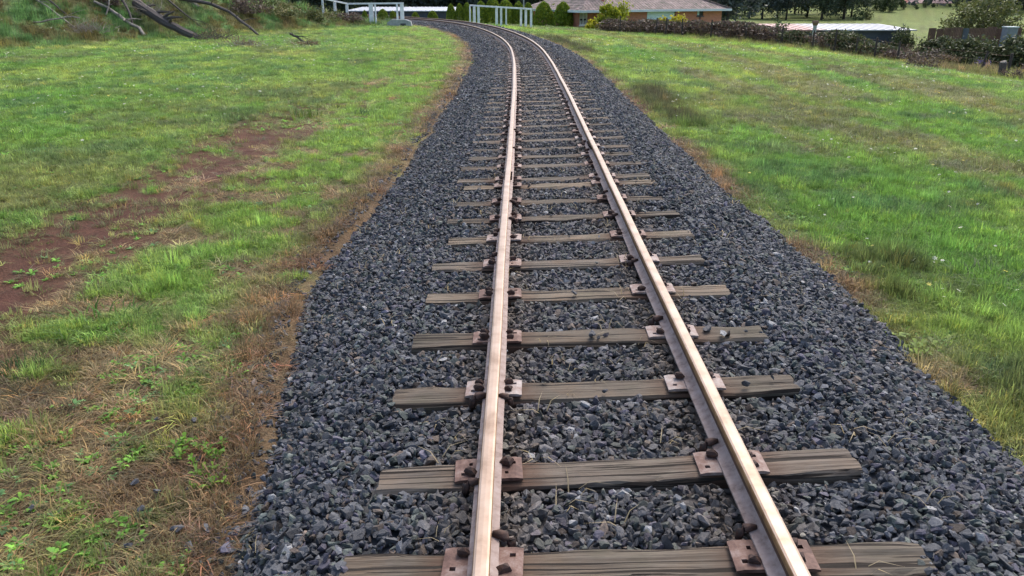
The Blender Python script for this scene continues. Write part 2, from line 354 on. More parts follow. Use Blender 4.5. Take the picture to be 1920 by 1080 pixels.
M['purple'] = simple('purple_petal', [(.3, (.16, .10, .28)), (.7, (.28, .2, .42))], 9, .7)
gl, gn, gk, gp = new_mat('dark_window_glass'); gp.inputs['Base Color'].default_value = (.03, .04, .05, 1); gp.inputs['Roughness'].default_value = .08
M['glass'] = gl
def lf(name, cs, tr=.3): M[name] = mat_leaf(name, [(.15, cs[0]), (.5, cs[1]), (.85, cs[2])], tr)
lf('conifer', [(.06, .12, .012), (.16, .23, .02), (.30, .34, .035)], .35)
lf('gold_leaf', [(.22, .22, .02), (.46, .42, .03), (.62, .55, .05)], .4)
lf('lime_leaf', [(.09, .14, .012), (.24, .28, .02), (.42, .42, .04)], .4)
lf('bramble', [(.030, .021, .019), (.115, .080, .064), (.22, .165, .115)], .25)
lf('bramble_green', [(.024, .034, .016), (.07, .088, .036), (.14, .155, .062)], .25)
lf('willow', [(.04, .055, .018), (.10, .115, .035), (.18, .185, .07)], .3)
lf('gum', [(.028, .042, .028), (.066, .09, .055), (.13, .155, .09)], .3)
lf('gum_blue', [(.036, .048, .045), (.07, .09, .082), (.115, .14, .118)], .3)
lf('field_tree', [(.024, .042, .016), (.06, .09, .034), (.11, .145, .05)], .2)
lf('dry_leaf', [(.10, .06, .03), (.19, .13, .07), (.30, .22, .12)], .25)

# ------------------------------------------------------------------ instancer (points mesh + geometry nodes)
def instancer(name, P, rot, scl, idx, col, meshes, parent=None):
    me = bpy.data.meshes.new(name); n = len(P)
    me.vertices.add(n); me.vertices.foreach_set('co', np.asarray(P, np.float32).ravel())
    for nm, dat in (('rot', rot), ('scl', scl)):
        a = me.attributes.new(nm, 'FLOAT_VECTOR', 'POINT'); a.data.foreach_set('vector', np.asarray(dat, np.float32).ravel())
    a = me.attributes.new('idx', 'INT', 'POINT'); a.data.foreach_set('value', np.asarray(idx, np.int32))
    a = me.attributes.new('col', 'FLOAT_COLOR', 'POINT')
    a.data.foreach_set('color', np.concatenate([np.asarray(col, np.float32), np.ones((n, 1), np.float32)], 1).ravel())
    o = inst(name, me, parent)
    g = bpy.data.node_groups.new(name+'_scatter', 'GeometryNodeTree')
    g.interface.new_socket('Geometry', in_out='INPUT', socket_type='NodeSocketGeometry')
    g.interface.new_socket('Geometry', in_out='OUTPUT', socket_type='NodeSocketGeometry')
    N, L = g.nodes, g.links
    gi, go = N.new('NodeGroupInput'), N.new('NodeGroupOutput')
    jn = N.new('GeometryNodeJoinGeometry')
    for k, mm in enumerate(meshes):
        so = bpy.data.objects.new(name+'_piece', mm)
        oi = N.new('GeometryNodeObjectInfo'); oi.inputs[0].default_value = so
        g2i = N.new('GeometryNodeGeometryToInstance'); L.new(oi.outputs['Geometry'], g2i.inputs[0]); L.new(g2i.outputs[0], jn.inputs[0])
    ip = N.new('GeometryNodeInstanceOnPoints'); L.new(gi.outputs[0], ip.inputs['Points']); L.new(jn.outputs[0], ip.inputs['Instance'])
    ip.inputs['Pick Instance'].default_value = True
    for nm, ty, sk in (('idx', 'INT', 'Instance Index'), ('rot', 'FLOAT_VECTOR', 'Rotation'), ('scl', 'FLOAT_VECTOR', 'Scale')):
        na = N.new('GeometryNodeInputNamedAttribute'); na.data_type = ty; na.inputs[0].default_value = nm; L.new(na.outputs[0], ip.inputs[sk])
    L.new(ip.outputs[0], go.inputs[0])
    md = o.modifiers.new('scatter', 'NODES'); md.node_group = g
    return o

# ------------------------------------------------------------------ ground colour field (shared by the soil sheet and the grass)
C_G1, C_G2, C_G3 = np.array([.155, .305, .068]), np.array([.255, .365, .095]), np.array([.11, .225, .085])
C_DRY, C_RB, C_GREY, C_SOIL = np.array([.31, .24, .15]), np.array([.20, .128, .088]), np.array([.085, .073, .056]), np.array([.098, .044, .032])
C_OLIVE = np.array([.165, .165, .072])
def lerp(a, b, t): return a+(b-a)*np.asarray(t)[..., None]
def field(x, y):
    """turf colour, cover 0..1, blade height (m), deadness for points on the ground"""
    S, D = sd_of(x, y); n = len(S)
    wl, wr = wl_(S), wr_(S); right = D > 0; u = np.where(right, D-wr, -D-wl)      # metres beyond the ballast edge
    n1, n2, n3 = fbm(x*.22, y*.22, 21), fbm(x*1.1, y*1.1, 31), fbm(x*3.5, y*3.5, 41)
    ns = fbm(D*.75, S*.16, 51, 4); e, b = hedge_e(x, y), bank_b(x, y)
    col = lerp(np.tile(C_G1, (n, 1)), C_G2, sstep(.35, .65, n1*.55+ns*.45)); col = lerp(col, C_G3, sstep(.52, .68, n2)*.8)
    yb = right*np.exp(-((e+5)/3.2)**2)*sstep(.35, .55, n1); col = lerp(col, C_G2*np.ones((n, 1))*np.array([1.05, 1.2, .7]), yb*.8)
    cov = np.ones(n); h = np.full(n, .072); dead = np.zeros(n)
    # right side: stripes of straw and olive along the line
    dr = sstep(.44, .60, fbm(D*.9+3, S*.13, 61, 4)*.7+n2*.3)*right
    dr = dr*(.25+.75*sstep(.9, 2.2, u)); dead = np.maximum(dead, dr*.6)
    dead = np.maximum(dead, (~right)*.3*sstep(.5, .64, fbm(D*.5, S*.28, 63, 4)*.75+n2*.25))
    # left: rough verge beside the ballast
    verge = (~right)*(1-sstep(2.0, 3.4, u+1.2*(n2-.5)))
    g = sstep(.40, .58, fbm(x*2.1, y*2.1, 33)*.5+n3*.5+np.interp(y, [2.5, 4.2, 5.5, 9, 14], [-.075, -.065, -.005, .015, .05]))
    dead = np.where(verge > .5, np.clip(1-g, 0, .93), dead); cov = np.where(verge > .5, .62+.38*g, cov); h = np.where(verge > .5, .045+.03*g, h)
    col = np.where((verge*g > .5)[:, None], lerp(C_G1*np.ones((n, 1)), C_G2, n3*.8)*1.08, col)
    # red wheel track
    tk = (~right)*np.exp(-((D+5.05+.6*(n1-.5))/.95)**4)*(1-sstep(13, 21, S+4*(n2-.5)))
    tk = tk*sstep(.40, .54, n2*.35+n3*.65+.12)
    cov = cov*(1-.9*tk)
    # olive-brown thin turf left of the wheel track
    br = (~right)*sstep(5.4, 6.0, -D)*(1-sstep(9, 15, np.hypot(x*.7, y)))*.8*sstep(.3, .55, n2+.1)
    dead = np.maximum(dead, br*.7); dead = np.maximum(dead, tk*.6)
    # straw rims along the ballast
    rim = np.where(right, 1-sstep(.14, .5, u+.35*(n3-.5)), 1-sstep(.12, .62, u+.5*(n2-.5)))*np.where(right, .5+.5*sstep(.40, .53, n2), sstep(.3, .5, n2+.12))
    dead = np.maximum(dead, rim); cov = np.where(rim > .4, 1.0, cov); h = np.where(rim > .4, .075, h)
    dc = lerp(np.tile(C_DRY, (n, 1)), C_RB, sstep(.35, .65, n3*.5+n2*.5)); dc = lerp(dc, C_OLIVE, sstep(.2, .6, 1-rim)*.45*right+.15)
    col = lerp(col, dc, dead)
    # dead grey strips of sprayed growth on the right
    gp = right*np.exp(-((u-.75)/.45)**4)*(sstep(13, 15, S)*(1-sstep(19.5, 21, S))+sstep(31, 34, S)*(1-sstep(46, 50, S))+.7*sstep(4.6, 5.2, S)*(1-sstep(6, 6.8, S))+.75*(1-sstep(3.2, 4.2, S)))*sstep(.25, .42, n3*.5+n2*.5)
    gp = np.clip(gp, 0, 1); col = lerp(col, np.tile(C_GREY, (n, 1)), gp*.85); h = np.where(gp > .4, .13, h)
    # bank, foot of the hedge, far fields
    bk = sstep(-1.0, 1.5, b)*(~right)
    bc = lerp(np.tile(C_OLIVE, (n, 1))*.8, C_G3, sstep(.42, .56, n2)); bc = lerp(bc, np.tile(np.array([.15, .115, .075]), (n, 1)), sstep(.5, .62, fbm(x*.6, y*.6, 77))*.45)
    col = lerp(col, bc, bk); h = h+bk*.17*(.5+n2)
    hk = sstep(-4.5, -.6, e+1.5*(n2-.5))*right*(1-sstep(3, 8, e))
    col = lerp(col, lerp(np.tile(C_OLIVE*1.15, (n, 1)), C_DRY*.75, sstep(.4, .6, n2)), hk*.75*sstep(8, 16, x)); h = h+.17*hk*sstep(8, 16, x)
    far = sstep(60, 110, np.hypot(x, y))
    col = lerp(col, np.tile(np.array([.12, .15, .05]), (n, 1))*(0.8+.4*n1)[:, None], far*.85)
    n4 = vnoise(x*5.5, y*5.5, 95); h = h*np.where(right, 1.15, 1)*(.75+.5*n2)*(.55+.95*n4); col = col*(.78+.45*n4)[:, None]*lerp(np.ones((n, 3)), np.array([1.1, 1.03, .85]), vnoise(x*2.7, y*2.7, 96)*.7)
    return col, cov, h, dead, S, D, u, tk

# ------------------------------------------------------------------ ground sheet (reaches the horizon)
def build_ground():
    ang = np.concatenate([np.linspace(-180, -52, 33)[:-1], np.linspace(-52, 52, 420), np.linspace(52, 180, 33)[1:]])
    rad = np.concatenate([[0.0, .6, 1.2], np.geomspace(1.6, 110, 210), np.geomspace(115, 2200, 40)])
    A, R = np.meshgrid(np.radians(ang), rad); X, Y = np.sin(A)*R, np.cos(A)*R
    Z = terrain(X.ravel(), Y.ravel()); V = np.stack([X.ravel(), Y.ravel(), Z], 1)
    nr, na = R.shape; i, j = np.meshgrid(np.arange(nr-1), np.arange(na-1), indexing='ij')
    q = np.stack([i*na+j, i*na+j+1, (i+1)*na+j+1, (i+1)*na+j], -1).reshape(-1, 4)[:, ::-1]
    me = np_mesh('ground', V, q, smooth=True)
    col, cov, h, dead, S, D, u, tk = field(X.ravel(), Y.ravel())
    soil = lerp(np.tile(np.array([.105, .066, .038]), (len(V), 1)), C_SOIL*1.15, np.clip(tk*1.3, 0, 1))
    t = .5+.45*sstep(12, 60, R.ravel())
    gc = lerp(soil, col, t*cov)
    me.attributes.new('gcol', 'FLOAT_COLOR', 'POINT').data.foreach_set('color', np.concatenate([gc, np.ones((len(gc), 1))], 1).astype(np.float32).ravel())
    o = link('ground', me, M['ground']); tag(o, kind='structure'); return o
build_ground()

# ------------------------------------------------------------------ ballast bed
SL = [.72, 1.45, 2.09, 2.89, 3.59, 4.37, 5.07, 5.78, 6.46, 7.14, 7.86, 8.20, 8.92, 9.55]
_r = random.Random(3)
while SL[-1] < 88: SL.append(SL[-1]+_r.uniform(.60, .70))
SL = [-.02, -.7, -1.4, -2.1][::-1]+SL
SLA = np.array(SL)
def bed_z(s, d):
    w = np.where(d > 0, wr_(s), wl_(s)); u = np.abs(d)
    sh = np.where(u < 1.2, np.interp(s, [4, 9, 20], [-.198, -.186, -.178]), -.182)
    z = np.where(u < 1.38, sh, -.182-(np.clip(u, 1.38, None)-1.38)/(w-1.38)*.29)
    z = z-np.clip(u-w, 0, None)*.5
    c = np.interp(s, SS, CANT)*np.clip(d, -1.3, 1.3)/1.13
    return z+c+.035*(fbm(s*2.2, d*2.2, 91, 3)-.5)
def bed_col(s, d):
    c = np.tile(np.array([.058, .062, .070]), (len(d), 1))
    br = np.exp(-((np.abs(d)-.565)/.22)**2)*.85+.25*(np.abs(d) < .6)
    br = np.clip(br+.35*sstep(28, 55, s)*(np.abs(d) < 1.2), 0, 1)
    return lerp(c, np.array([.085, .066, .052]), br)
def build_bed():
    s = np.concatenate([np.arange(-6, 14, .08), np.arange(14, 100, .3)]); d = np.linspace(-2.75, 2.75, 56)
    Sg, Dg = np.meshgrid(s, d, indexing='ij'); P = tr(Sg.ravel(), Dg.ravel()); P[:, 2] = np.interp(Sg.ravel(), SS, CZ)+bed_z(Sg.ravel(), Dg.ravel())-.022*(1-sstep(10, 24, Sg.ravel()))
    ns, nd = Sg.shape; i, j = np.meshgrid(np.arange(ns-1), np.arange(nd-1), indexing='ij')
    q = np.stack([i*nd+j, i*nd+j+1, (i+1)*nd+j+1, (i+1)*nd+j], -1).reshape(-1, 4)
    me = np_mesh('ballast_bed', P, q, smooth=True); gc = bed_col(Sg.ravel(), Dg.ravel())
    me.attributes.new('gcol', 'FLOAT_COLOR', 'POINT').data.foreach_set('color', np.concatenate([gc, np.ones((len(gc), 1))], 1).astype(np.float32).ravel())
    o = link('ballast_bed', me, M['bed']); tag(o, kind='structure'); return o
bed = build_bed()

def stone_mesh(seed):
    r = random.Random(seed); bm = bmesh.new(); ax = (1, r.uniform(.62, .95), r.uniform(.42, .75))
    for k in range(15):
        v = Vector((r.gauss(0, 1), r.gauss(0, 1), r.gauss(0, 1))).normalized()*r.uniform(.72, 1.0)
        bm.verts.new((v.x*ax[0]*.5, v.y*ax[1]*.5, v.z*ax[2]*.5))
    res = bmesh.ops.convex_hull(bm, input=bm.verts)
    bmesh.ops.delete(bm, geom=[g for g in res['geom_interior'] if isinstance(g, bmesh.types.BMVert)], context='VERTS')
    me = bpy.data.meshes.new('stone'); bm.to_mesh(me); bm.free(); me.materials.append(M['stone']); return me
STONES = [stone_mesh(100+i) for i in range(14)]

def build_stones():
    out = []
    for s0, s1, dens, k in ((-1.2, 6, 2300, 1.0), (6, 16, 1500, 1.05), (16, 30, 650, 1.35), (30, 52, 260, 1.9), (52, 84, 110, 2.6)):
        n = int((s1-s0)*5.5*dens); s = RNG.uniform(s0, s1, n); d = RNG.uniform(-2.75, 2.75, n)
        out.append(np.stack([s, d, np.full(n, k)], 1))
    A = np.concatenate(out); s, d, k = A.T
    # a few strays beyond the edge
    w = np.where(d > 0, wr_(s), wl_(s)); over = np.abs(d)-w+.10*(RNG.random(len(s))-.5)
    keep = (over < -.02) | ((over < .40) & (RNG.random(len(s)) < .34*np.exp(-np.clip(over, 0, 1)/.09)))
    js = np.abs(s[:, None]-SLA[None]).min(1) if len(s) < 60000 else np.concatenate([np.abs(s[i:i+40000, None]-SLA[None]).min(1) for i in range(0, len(s), 40000)])
    onsl = (np.abs(d) < 1.11) & (js < np.interp(s, [0, 4, 8, 14, 30], [.124, .122, .108, .096, .082]))
    keep &= ~onsl | (RNG.random(len(s)) < .004*(js < .10))
    rl = np.abs(np.abs(d)-.565); keep &= ~((rl < .07) & (RNG.random(len(s)) < .6)); keep &= ~((rl < .20) & onsl)
    s, d, k, onsl, rl = s[keep], d[keep], k[keep], onsl[keep], rl[keep]; n = len(s)
    size = np.clip(RNG.lognormal(math.log(.046), .33, n), .02, .088)*k
    P = tr(s, d); P[:, 2] = np.interp(s, SS, CZ)+bed_z(s, d)+RNG.uniform(-.012, .018, n)*np.sqrt(k)
    out_ = over[keep] > -.04; P[out_, 2] = np.maximum(P[out_, 2], terrain(P[out_, 0], P[out_, 1])+.006)
    ct = np.interp(s, SS, CANT)*d/1.13; P[:, 2] = np.where(onsl, np.interp(s, SS, CZ)+ct-.150+size*.18, P[:, 2])
    P[:, 2] = np.where(rl < .085, np.minimum(P[:, 2], -.185+ct+np.interp(s, SS, CZ)), P[:, 2])
    rot = np.stack([RNG.normal(0, .55, n), RNG.normal(0, .55, n), RNG.uniform(0, 6.28, n)], 1)
    rot[RNG.random(n) < .3, 0] += 1.4
    v = np.clip(RNG.lognormal(.04, .30, n), .45, 2.2)
    base = np.stack([.073*np.ones(n), .076*np.ones(n), .083*np.ones(n)], 1)
    hue = RNG.random(n); base[hue < .16] = (.070, .081, .073); base[(hue > .16) & (hue < .26)] = (.072, .068, .089); base[hue > .93] = (.095, .074, .06)
    br = np.clip(np.exp(-((np.abs(d)-.565)/.2)**2)*.95+.2*(np.abs(d) < .6)+.3*sstep(28, 55, s)*(np.abs(d) < 1.2), 0, 1)*RNG.uniform(.4, 1, n)
    col = lerp(base, np.array([.125, .100, .080]), br)*v[:, None]
    pale = RNG.random(n) < .012; col[pale] = (.27, .27, .27)
    scl = size[:, None]*np.stack([np.ones(n)*1.15, np.ones(n), RNG.uniform(.75, 1.1, n)], 1)
    idx = RNG.integers(0, len(STONES), n)
    # the 300 that show largest are objects of their own
    px, py, dep = project(P); vis = (px > 15) & (px < 1905) & (py < 1068) & (py > 200)
    top = P[:, 2]-(np.interp(s, SS, CZ)+bed_z(s, d)); score = np.where(vis & (top > .004), size/dep*(1+14*np.clip(top, 0, .02)), 0)
    big = np.argsort(-score)[:300]
    for i in big:
        o = inst('stone', STONES[idx[i]], bed); o.location = P[i]; o.rotation_euler = rot[i]; o.scale = scl[i]; o['col'] = [float(c) for c in col[i]]
    m = np.ones(n, bool); m[big] = False
    o = instancer('loose_stones', P[m], rot[m], scl[m], idx[m], col[m], STONES, bed); tag(o, kind='stuff')
    print('stones', n)
build_stones()

# ------------------------------------------------------------------ railway track
track = empty('railway_track', (0, 0, 0))
tag(track, 'single narrow gauge railway track with rusty rails on weathered timber sleepers', 'railway track')
def sleeper_mesh(seed):
    r = random.Random(seed); nr = np.random.default_rng(seed); Lh, Wh, H = 1.14, .112, .13
    xs = np.linspace(-Lh, Lh, 33); prof = [(-Wh, -H), (-Wh, -.022), (-Wh+.012, -.004), (-.055, 0), (-.02, 0), (.02, 0), (.06, 0), (Wh-.012, -.004), (Wh, -.022), (Wh, -H)]
    V = []
    o1, o2 = r.uniform(0, 99), r.uniform(0, 99); ck = r.uniform(-.06, .06); sag = r.uniform(.0, .006)
    for i, x in enumerate(xs):
        for j, (y, z) in enumerate(prof):
            w = .009*(vnoise(np.array([x*5+o1]), np.array([j*1.7]), seed)[0]-.5)*2
            dz = .007*(vnoise(np.array([x*4+o2]), np.array([j*.9]), seed+5)[0]-.5)*2
            if j in (1, 2, 7, 8): dz -= .02*max(0, vnoise(np.array([x*7+o1]), np.array([j+.3]), seed+9)[0]-.68)*2.5
            if j == 4 and abs(x) > .75: dz -= .008
            endw = .010*(vnoise(np.array([y*40+o2]), np.array([z*30.]), seed+3)[0]-.5)*2 if i in (0, len(xs)-1) else 0
            V.append((x+endw, y+w+(.004 if abs(x) == Lh else 0), z+(dz if z > -.1 else 0)-sag*math.cos(x*2)))
    F = []; m = len(prof)
    for i in range(len(xs)-1):
        for j in range(m-1): F.append((i*m+j, (i+1)*m+j, (i+1)*m+j+1, i*m+j+1))
    F.append(tuple(range(m))); F.append(tuple((len(xs)-1)*m+j for j in range(m))[::-1])
    me = mesh_from('sleeper', V, F); bm = bmesh.new(); bm.from_mesh(me); bmesh.ops.recalc_face_normals(bm, faces=bm.faces); bm.to_mesh(me); bm.free()
    me.materials.append(M['wood']); return me
SLEEP = [sleeper_mesh(40+i) for i in range(9)]
def plate_mesh():
    # plate with real square holes either side of the rail foot; X across the track
    xs = [-.158, -.128, -.104, -.092, -.075, .075, .092, .104, .128, .158]; ys = [-.086, -.050, -.028, .028, .050, .086]; t = .016
    holes = {(1, 1), (3, 3), (7, 3), (5, 1)}
    holes = {(i, j) for i, j in holes if i in (1, 3, 5, 7)}
    mb = MB(); V = []; nx, ny = len(xs), len(ys)
    for z in (0, t):
        for j in range(ny):
            for i in range(nx): V.append((xs[i], ys[j], z-.006*(abs(xs[i]) > .15) if z else 0))
    F = []; id_ = lambda i, j, k: k*nx*ny+j*nx+i
    solid = lambda i, j: 0 <= i < nx-1 and 0 <= j < ny-1 and (i, j) not in holes
    for i in range(nx-1):
        for j in range(ny-1):
            if not solid(i, j): continue
            F.append((id_(i, j, 1), id_(i+1, j, 1), id_(i+1, j+1, 1), id_(i, j+1, 1)))
            for di, dj, a, b in ((-1, 0, (i, j+1), (i, j)), (1, 0, (i+1, j), (i+1, j+1)), (0, -1, (i, j), (i+1, j)), (0, 1, (i+1, j+1), (i, j+1))):
                if not solid(i+di, j+dj): F.append((id_(*a, 0), id_(*b, 0), id_(*b, 1), id_(*a, 1)))
    me = mesh_from('base_plate', V, F); bm = bmesh.new(); bm.from_mesh(me)
    bmesh.ops.delete(bm, geom=[v for v in bm.verts if not v.link_faces], context='VERTS'); bm.to_mesh(me); bm.free()
    me.materials.append(M['plate']); return me
PLATE = plate_mesh()
def spike_mesh(seed):
    r = random.Random(seed); bm = bmesh.new()
    pts = [(-.017, -.015, .0), (.017, -.015, 0), (.017, .015, 0), (-.017, .015, 0), (-.024, -.018, .016), (.030, -.017, .013), (.030, .017, .013), (-.024, .018, .016),
           (-.018, -.013, .031), (.017, -.012, .028), (.017, .012, .028), (-.018, .013, .031), (0, 0, .036)]
    for p in pts: bm.verts.new(tuple(c+r.uniform(-.002, .002) for c in p))
    bmesh.ops.convex_hull(bm, input=bm.verts); me = bpy.data.meshes.new('spike'); bm.to_mesh(me); bm.free(); me.materials.append(M['spike']); return me
SPIKE = [spike_mesh(i) for i in range(4)]
def anchor_mesh():
    # rail anchor: a curved bar that hooks over the rail foot and drops in front of the sleeper
    mb = MB(); mb.tube([(-.105, 0, -.050), (-.098, 0, -.012), (-.080, .002, .006), (-.052, .002, .012), (-.030, .001, .012)], [.017, .020, .021, .018, .012], 7, jit=.1)
    me = mesh_from('rail_anchor', mb.V, mb.F, None, True); me.materials.append(M['spike']); return me
ANCH = anchor_mesh()
def rail_mesh(off):
    prof = [(-.06, -.140, 2), (.06, -.140, 2), (.06, -.130, 2), (.022, -.116, 2), (.008, -.102, 3), (.007, -.048, 3), (.012, -.040, 1), (.031, -.034, 1), (.0325, -.012, 0),
            (.029, -.004, 0), (.020, -.0007, 0), (0, 0, 0), (-.020, -.0007, 0), (-.029, -.004, 0), (-.0325, -.012, 1), (-.031, -.034, 1), (-.012, -.040, 3), (-.007, -.048, 3), (-.008, -.102, 3), (-.022, -.116, 2), (-.06, -.130, 2)]
    # material index belongs to the face from point i to point i+1
    mats = [2, 2, 2, 2, 3, 3, 3, 1, 1, 0, 0, 0, 0, 1, 1, 3, 3, 3, 2, 2, 2]
    s = np.concatenate([np.arange(-7, 30, .25), np.arange(30, 100, .5)]); m = len(prof); V = []
    for i, si in enumerate(s):
        c = np.interp(si, SS, CANT)/1.13
        wob = .0025*math.sin(si*.9+off)+.0015*math.sin(si*2.3)
        p = tr(si, off); th = np.interp(si, SS, TH)
        for x, z, _ in prof: V.append((p[0]+math.cos(th)*(x+wob), p[1]+math.sin(th)*(x+wob), p[2]+z+c*x))
    F = []; MI = []
    for i in range(len(s)-1):
        for j in range(m): F.append((i*m+j, i*m+(j+1) % m, (i+1)*m+(j+1) % m, (i+1)*m+j)); MI.append(mats[j])
    F.append(tuple(range(m))[::-1]); MI.append(3)
    me = mesh_from('rail', V, F, MI); bm = bmesh.new(); bm.from_mesh(me); bmesh.ops.recalc_face_normals(bm, faces=bm.faces); bm.to_mesh(me); bm.free()
    return link('rail', me, [M['head'], M['head_side'], M['foot'], M['web']], track)
rails = [rail_mesh(-.565), rail_mesh(.565)]
SKEW = {1.45: -.3, 2.09: 1.4, 2.89: .9, 3.59: -.8, 4.37: -.6, 5.07: -.2, 5.78: -.3, 7.14: -.4, 7.86: .2}
_r = random.Random(5)
for i, s in enumerate(SL):
    sk = math.radians(SKEW.get(s, _r.uniform(-1.3, 1.3))); th = float(np.interp(s, SS, TH)); c = float(np.interp(s, SS, CANT))
    lat = _r.uniform(-.035, .035); p = tr(s, lat, -.157-_r.random()**2*.014)
    o = inst('sleeper', SLEEP[i % len(SLEEP)], track); o.location = p
    fl = _r.random() < .5
    Rm = Matrix.Rotation(th+sk, 4, 'Z') @ Matrix.Rotation(-math.atan(c/1.13), 4, 'Y')
    o.rotation_euler = (Rm @ Matrix.Rotation(math.pi if fl else 0, 4, 'Z')).to_euler()
    o.scale = (_r.uniform(.975, 1.02), _r.uniform(.86, 1.04), 1)
    if s > 46: continue
    Mi = o.matrix_local if False else (Matrix.Translation(Vector(p)) @ o.rotation_euler.to_matrix().to_4x4() @ Matrix.Diagonal((*o.scale, 1)))
    inv = Mi.inverted()
    for sg, rail in ((-1, rails[0]), (1, rails[1])):
        q = tr(s, .565*sg, -.1555)
        pl = inst('base_plate', PLATE, o)
        W = Matrix.Translation(Vector(q)) @ Matrix.Rotation(th+sk*.8+_r.uniform(-.03, .03), 4, 'Z') @ Matrix.Rotation(-math.atan(c/1.13), 4, 'Y') @ Matrix.Rotation(math.pi*(_r.random() < .5), 4, 'Z')
        pl.matrix_local = inv @ W
        if s > 17: continue
        for side in (-1, 1):
            for yy in ((-.041, .041) if _r.random() < .45 else ((_r.choice((-.041, .041))),)):
                sp = inst('spike', _r.choice(SPIKE), o)
                X = Matrix.Translation(Vector(q)) @ Matrix.Rotation(th, 4, 'Z') @ Matrix.Translation((side*(.082+_r.uniform(0, .006)), yy+_r.uniform(-.01, .01), .012+_r.uniform(0, .008))) @ Matrix.Rotation((math.pi if side > 0 else 0)+_r.uniform(-.5, .5), 4, 'Z') @ Matrix.Rotation(_r.uniform(-.25, .25), 4, 'X') @ Matrix.Scale(_r.uniform(.85, 1.15), 4)
                sp.matrix_local = inv @ X
            if _r.random() < .42 and s < 15:
                an = inst('rail_anchor', ANCH, rail); dy = _r.choice((-1, 1, 1))*_r.uniform(.128, .15)
                g = tr(s+dy, .565*sg, -.128)
                an.matrix_local = Matrix.Translation(Vector(g)) @ Matrix.Rotation(th+(math.pi if side > 0 else 0)+_r.uniform(-.15, .15), 4, 'Z') @ Matrix.Scale(_r.uniform(.9, 1.15), 4)
# fish-plated joints
for sj, sg, rail in ((8.03, -1, rails[0]), (9.85, 1, rails[1])):
    for side in (-1, 1):
        mb = MB(); mb.box(side*.010 if side > 0 else -.026, .026 if side > 0 else -.010, -.23, .23, -.102, -.046)
        for y in (-.17, -.06, .06, .17):
            mb.tube([(side*.026, y, -.074), (side*.048, y, -.074)], .014, 6)
        o = mb.build('joint_bar', M['spike'], rail); o.matrix_local = Matrix.Translation(Vector(tr(sj, .565*sg))) @ Matrix.Rotation(float(np.interp(sj, SS, TH)), 4, 'Z')

# ------------------------------------------------------------------ grass, weeds, straw
def tuft(seed, n, rad, l0, l1, lean, w, seg=2):
    r = np.random.default_rng(seed); V = []; Q = []; T = []
    for k in range(n):
        a = r.uniform(0, 6.283); rr = rad*math.sqrt(r.random()); bx, by = rr*math.cos(a), rr*math.sin(a)
        L = r.uniform(l0, l1); da = a+r.normal(0, .7); ln = lean*r.uniform(.3, 1.3); ww = w*r.uniform(.7, 1.3)
        dx, dy = math.cos(da), math.sin(da); px, py = -dy*ww/2, dx*ww/2; b = len(V)
        h1, o1 = L*.55, L*ln*.25; h2, o2 = L*max(.15, 1-.5*ln), L*ln*.85
        V += [(bx-px, by-py, -.01), (bx+px, by+py, -.01), (bx+dx*o1+px*.8, by+dy*o1+py*.8, h1*max(.3, 1-.25*ln)), (bx+dx*o1-px*.8, by+dy*o1-py*.8, h1*max(.3, 1-.25*ln)), (bx+dx*o2, by+dy*o2, h2)]
        Q.append((b, b+1, b+2, b+3)); T.append((b+3, b+2, b+4))
    me = np_mesh('tuft', V, Q, T); me.materials.append(M['grass']); return me
def rosette(seed, n, L0, L1, w, lift):
    r = np.random.default_rng(seed); V = []; Q = []; T = []
    for k in range(n):
        a = k*2.4+r.normal(0, .3); L = r.uniform(L0, L1); dx, dy = math.cos(a), math.sin(a); ww = w*L*r.uniform(.8, 1.2); li = lift*r.uniform(.3, 1.4); b = len(V)
        for t, wf in ((.05, .12), (.4, .9), (.75, .8)):
            z = .008+li*L*math.sin(t*2.2)
            V += [(dx*L*t+dy*ww/2*wf, dy*L*t-dx*ww/2*wf, z), (dx*L*t-dy*ww/2*wf, dy*L*t+dx*ww/2*wf, z)]
        V.append((dx*L, dy*L, .008+li*L*math.sin(2.2)*.8))
        Q += [(b, b+1, b+3, b+2), (b+2, b+3, b+5, b+4)]; T.append((b+4, b+5, b+6))
    me = np_mesh('rosette', V, Q, T); me.materials.append(M['grass']); return me
TUFTS = [tuft(i, 34, .075, .5, 1.15, .55+.12*i, .038*1.0) for i in range(5)]        # unit height, scaled per point
TUFTS = []
for i in range(5): TUFTS.append(tuft(i, 36, .9, .45, 1.15, .5+.14*i, .060))          # unit tuft: about 1 high, radius .9
STRAWS = [tuft(60+i, 24, .9, .6, 1.5, 1.4+.15*i, .055) for i in range(4)]             # flattened dead stems
ROS = [rosette(90+i, 8+i, .6, 1.1, .42, .38) for i in range(4)]

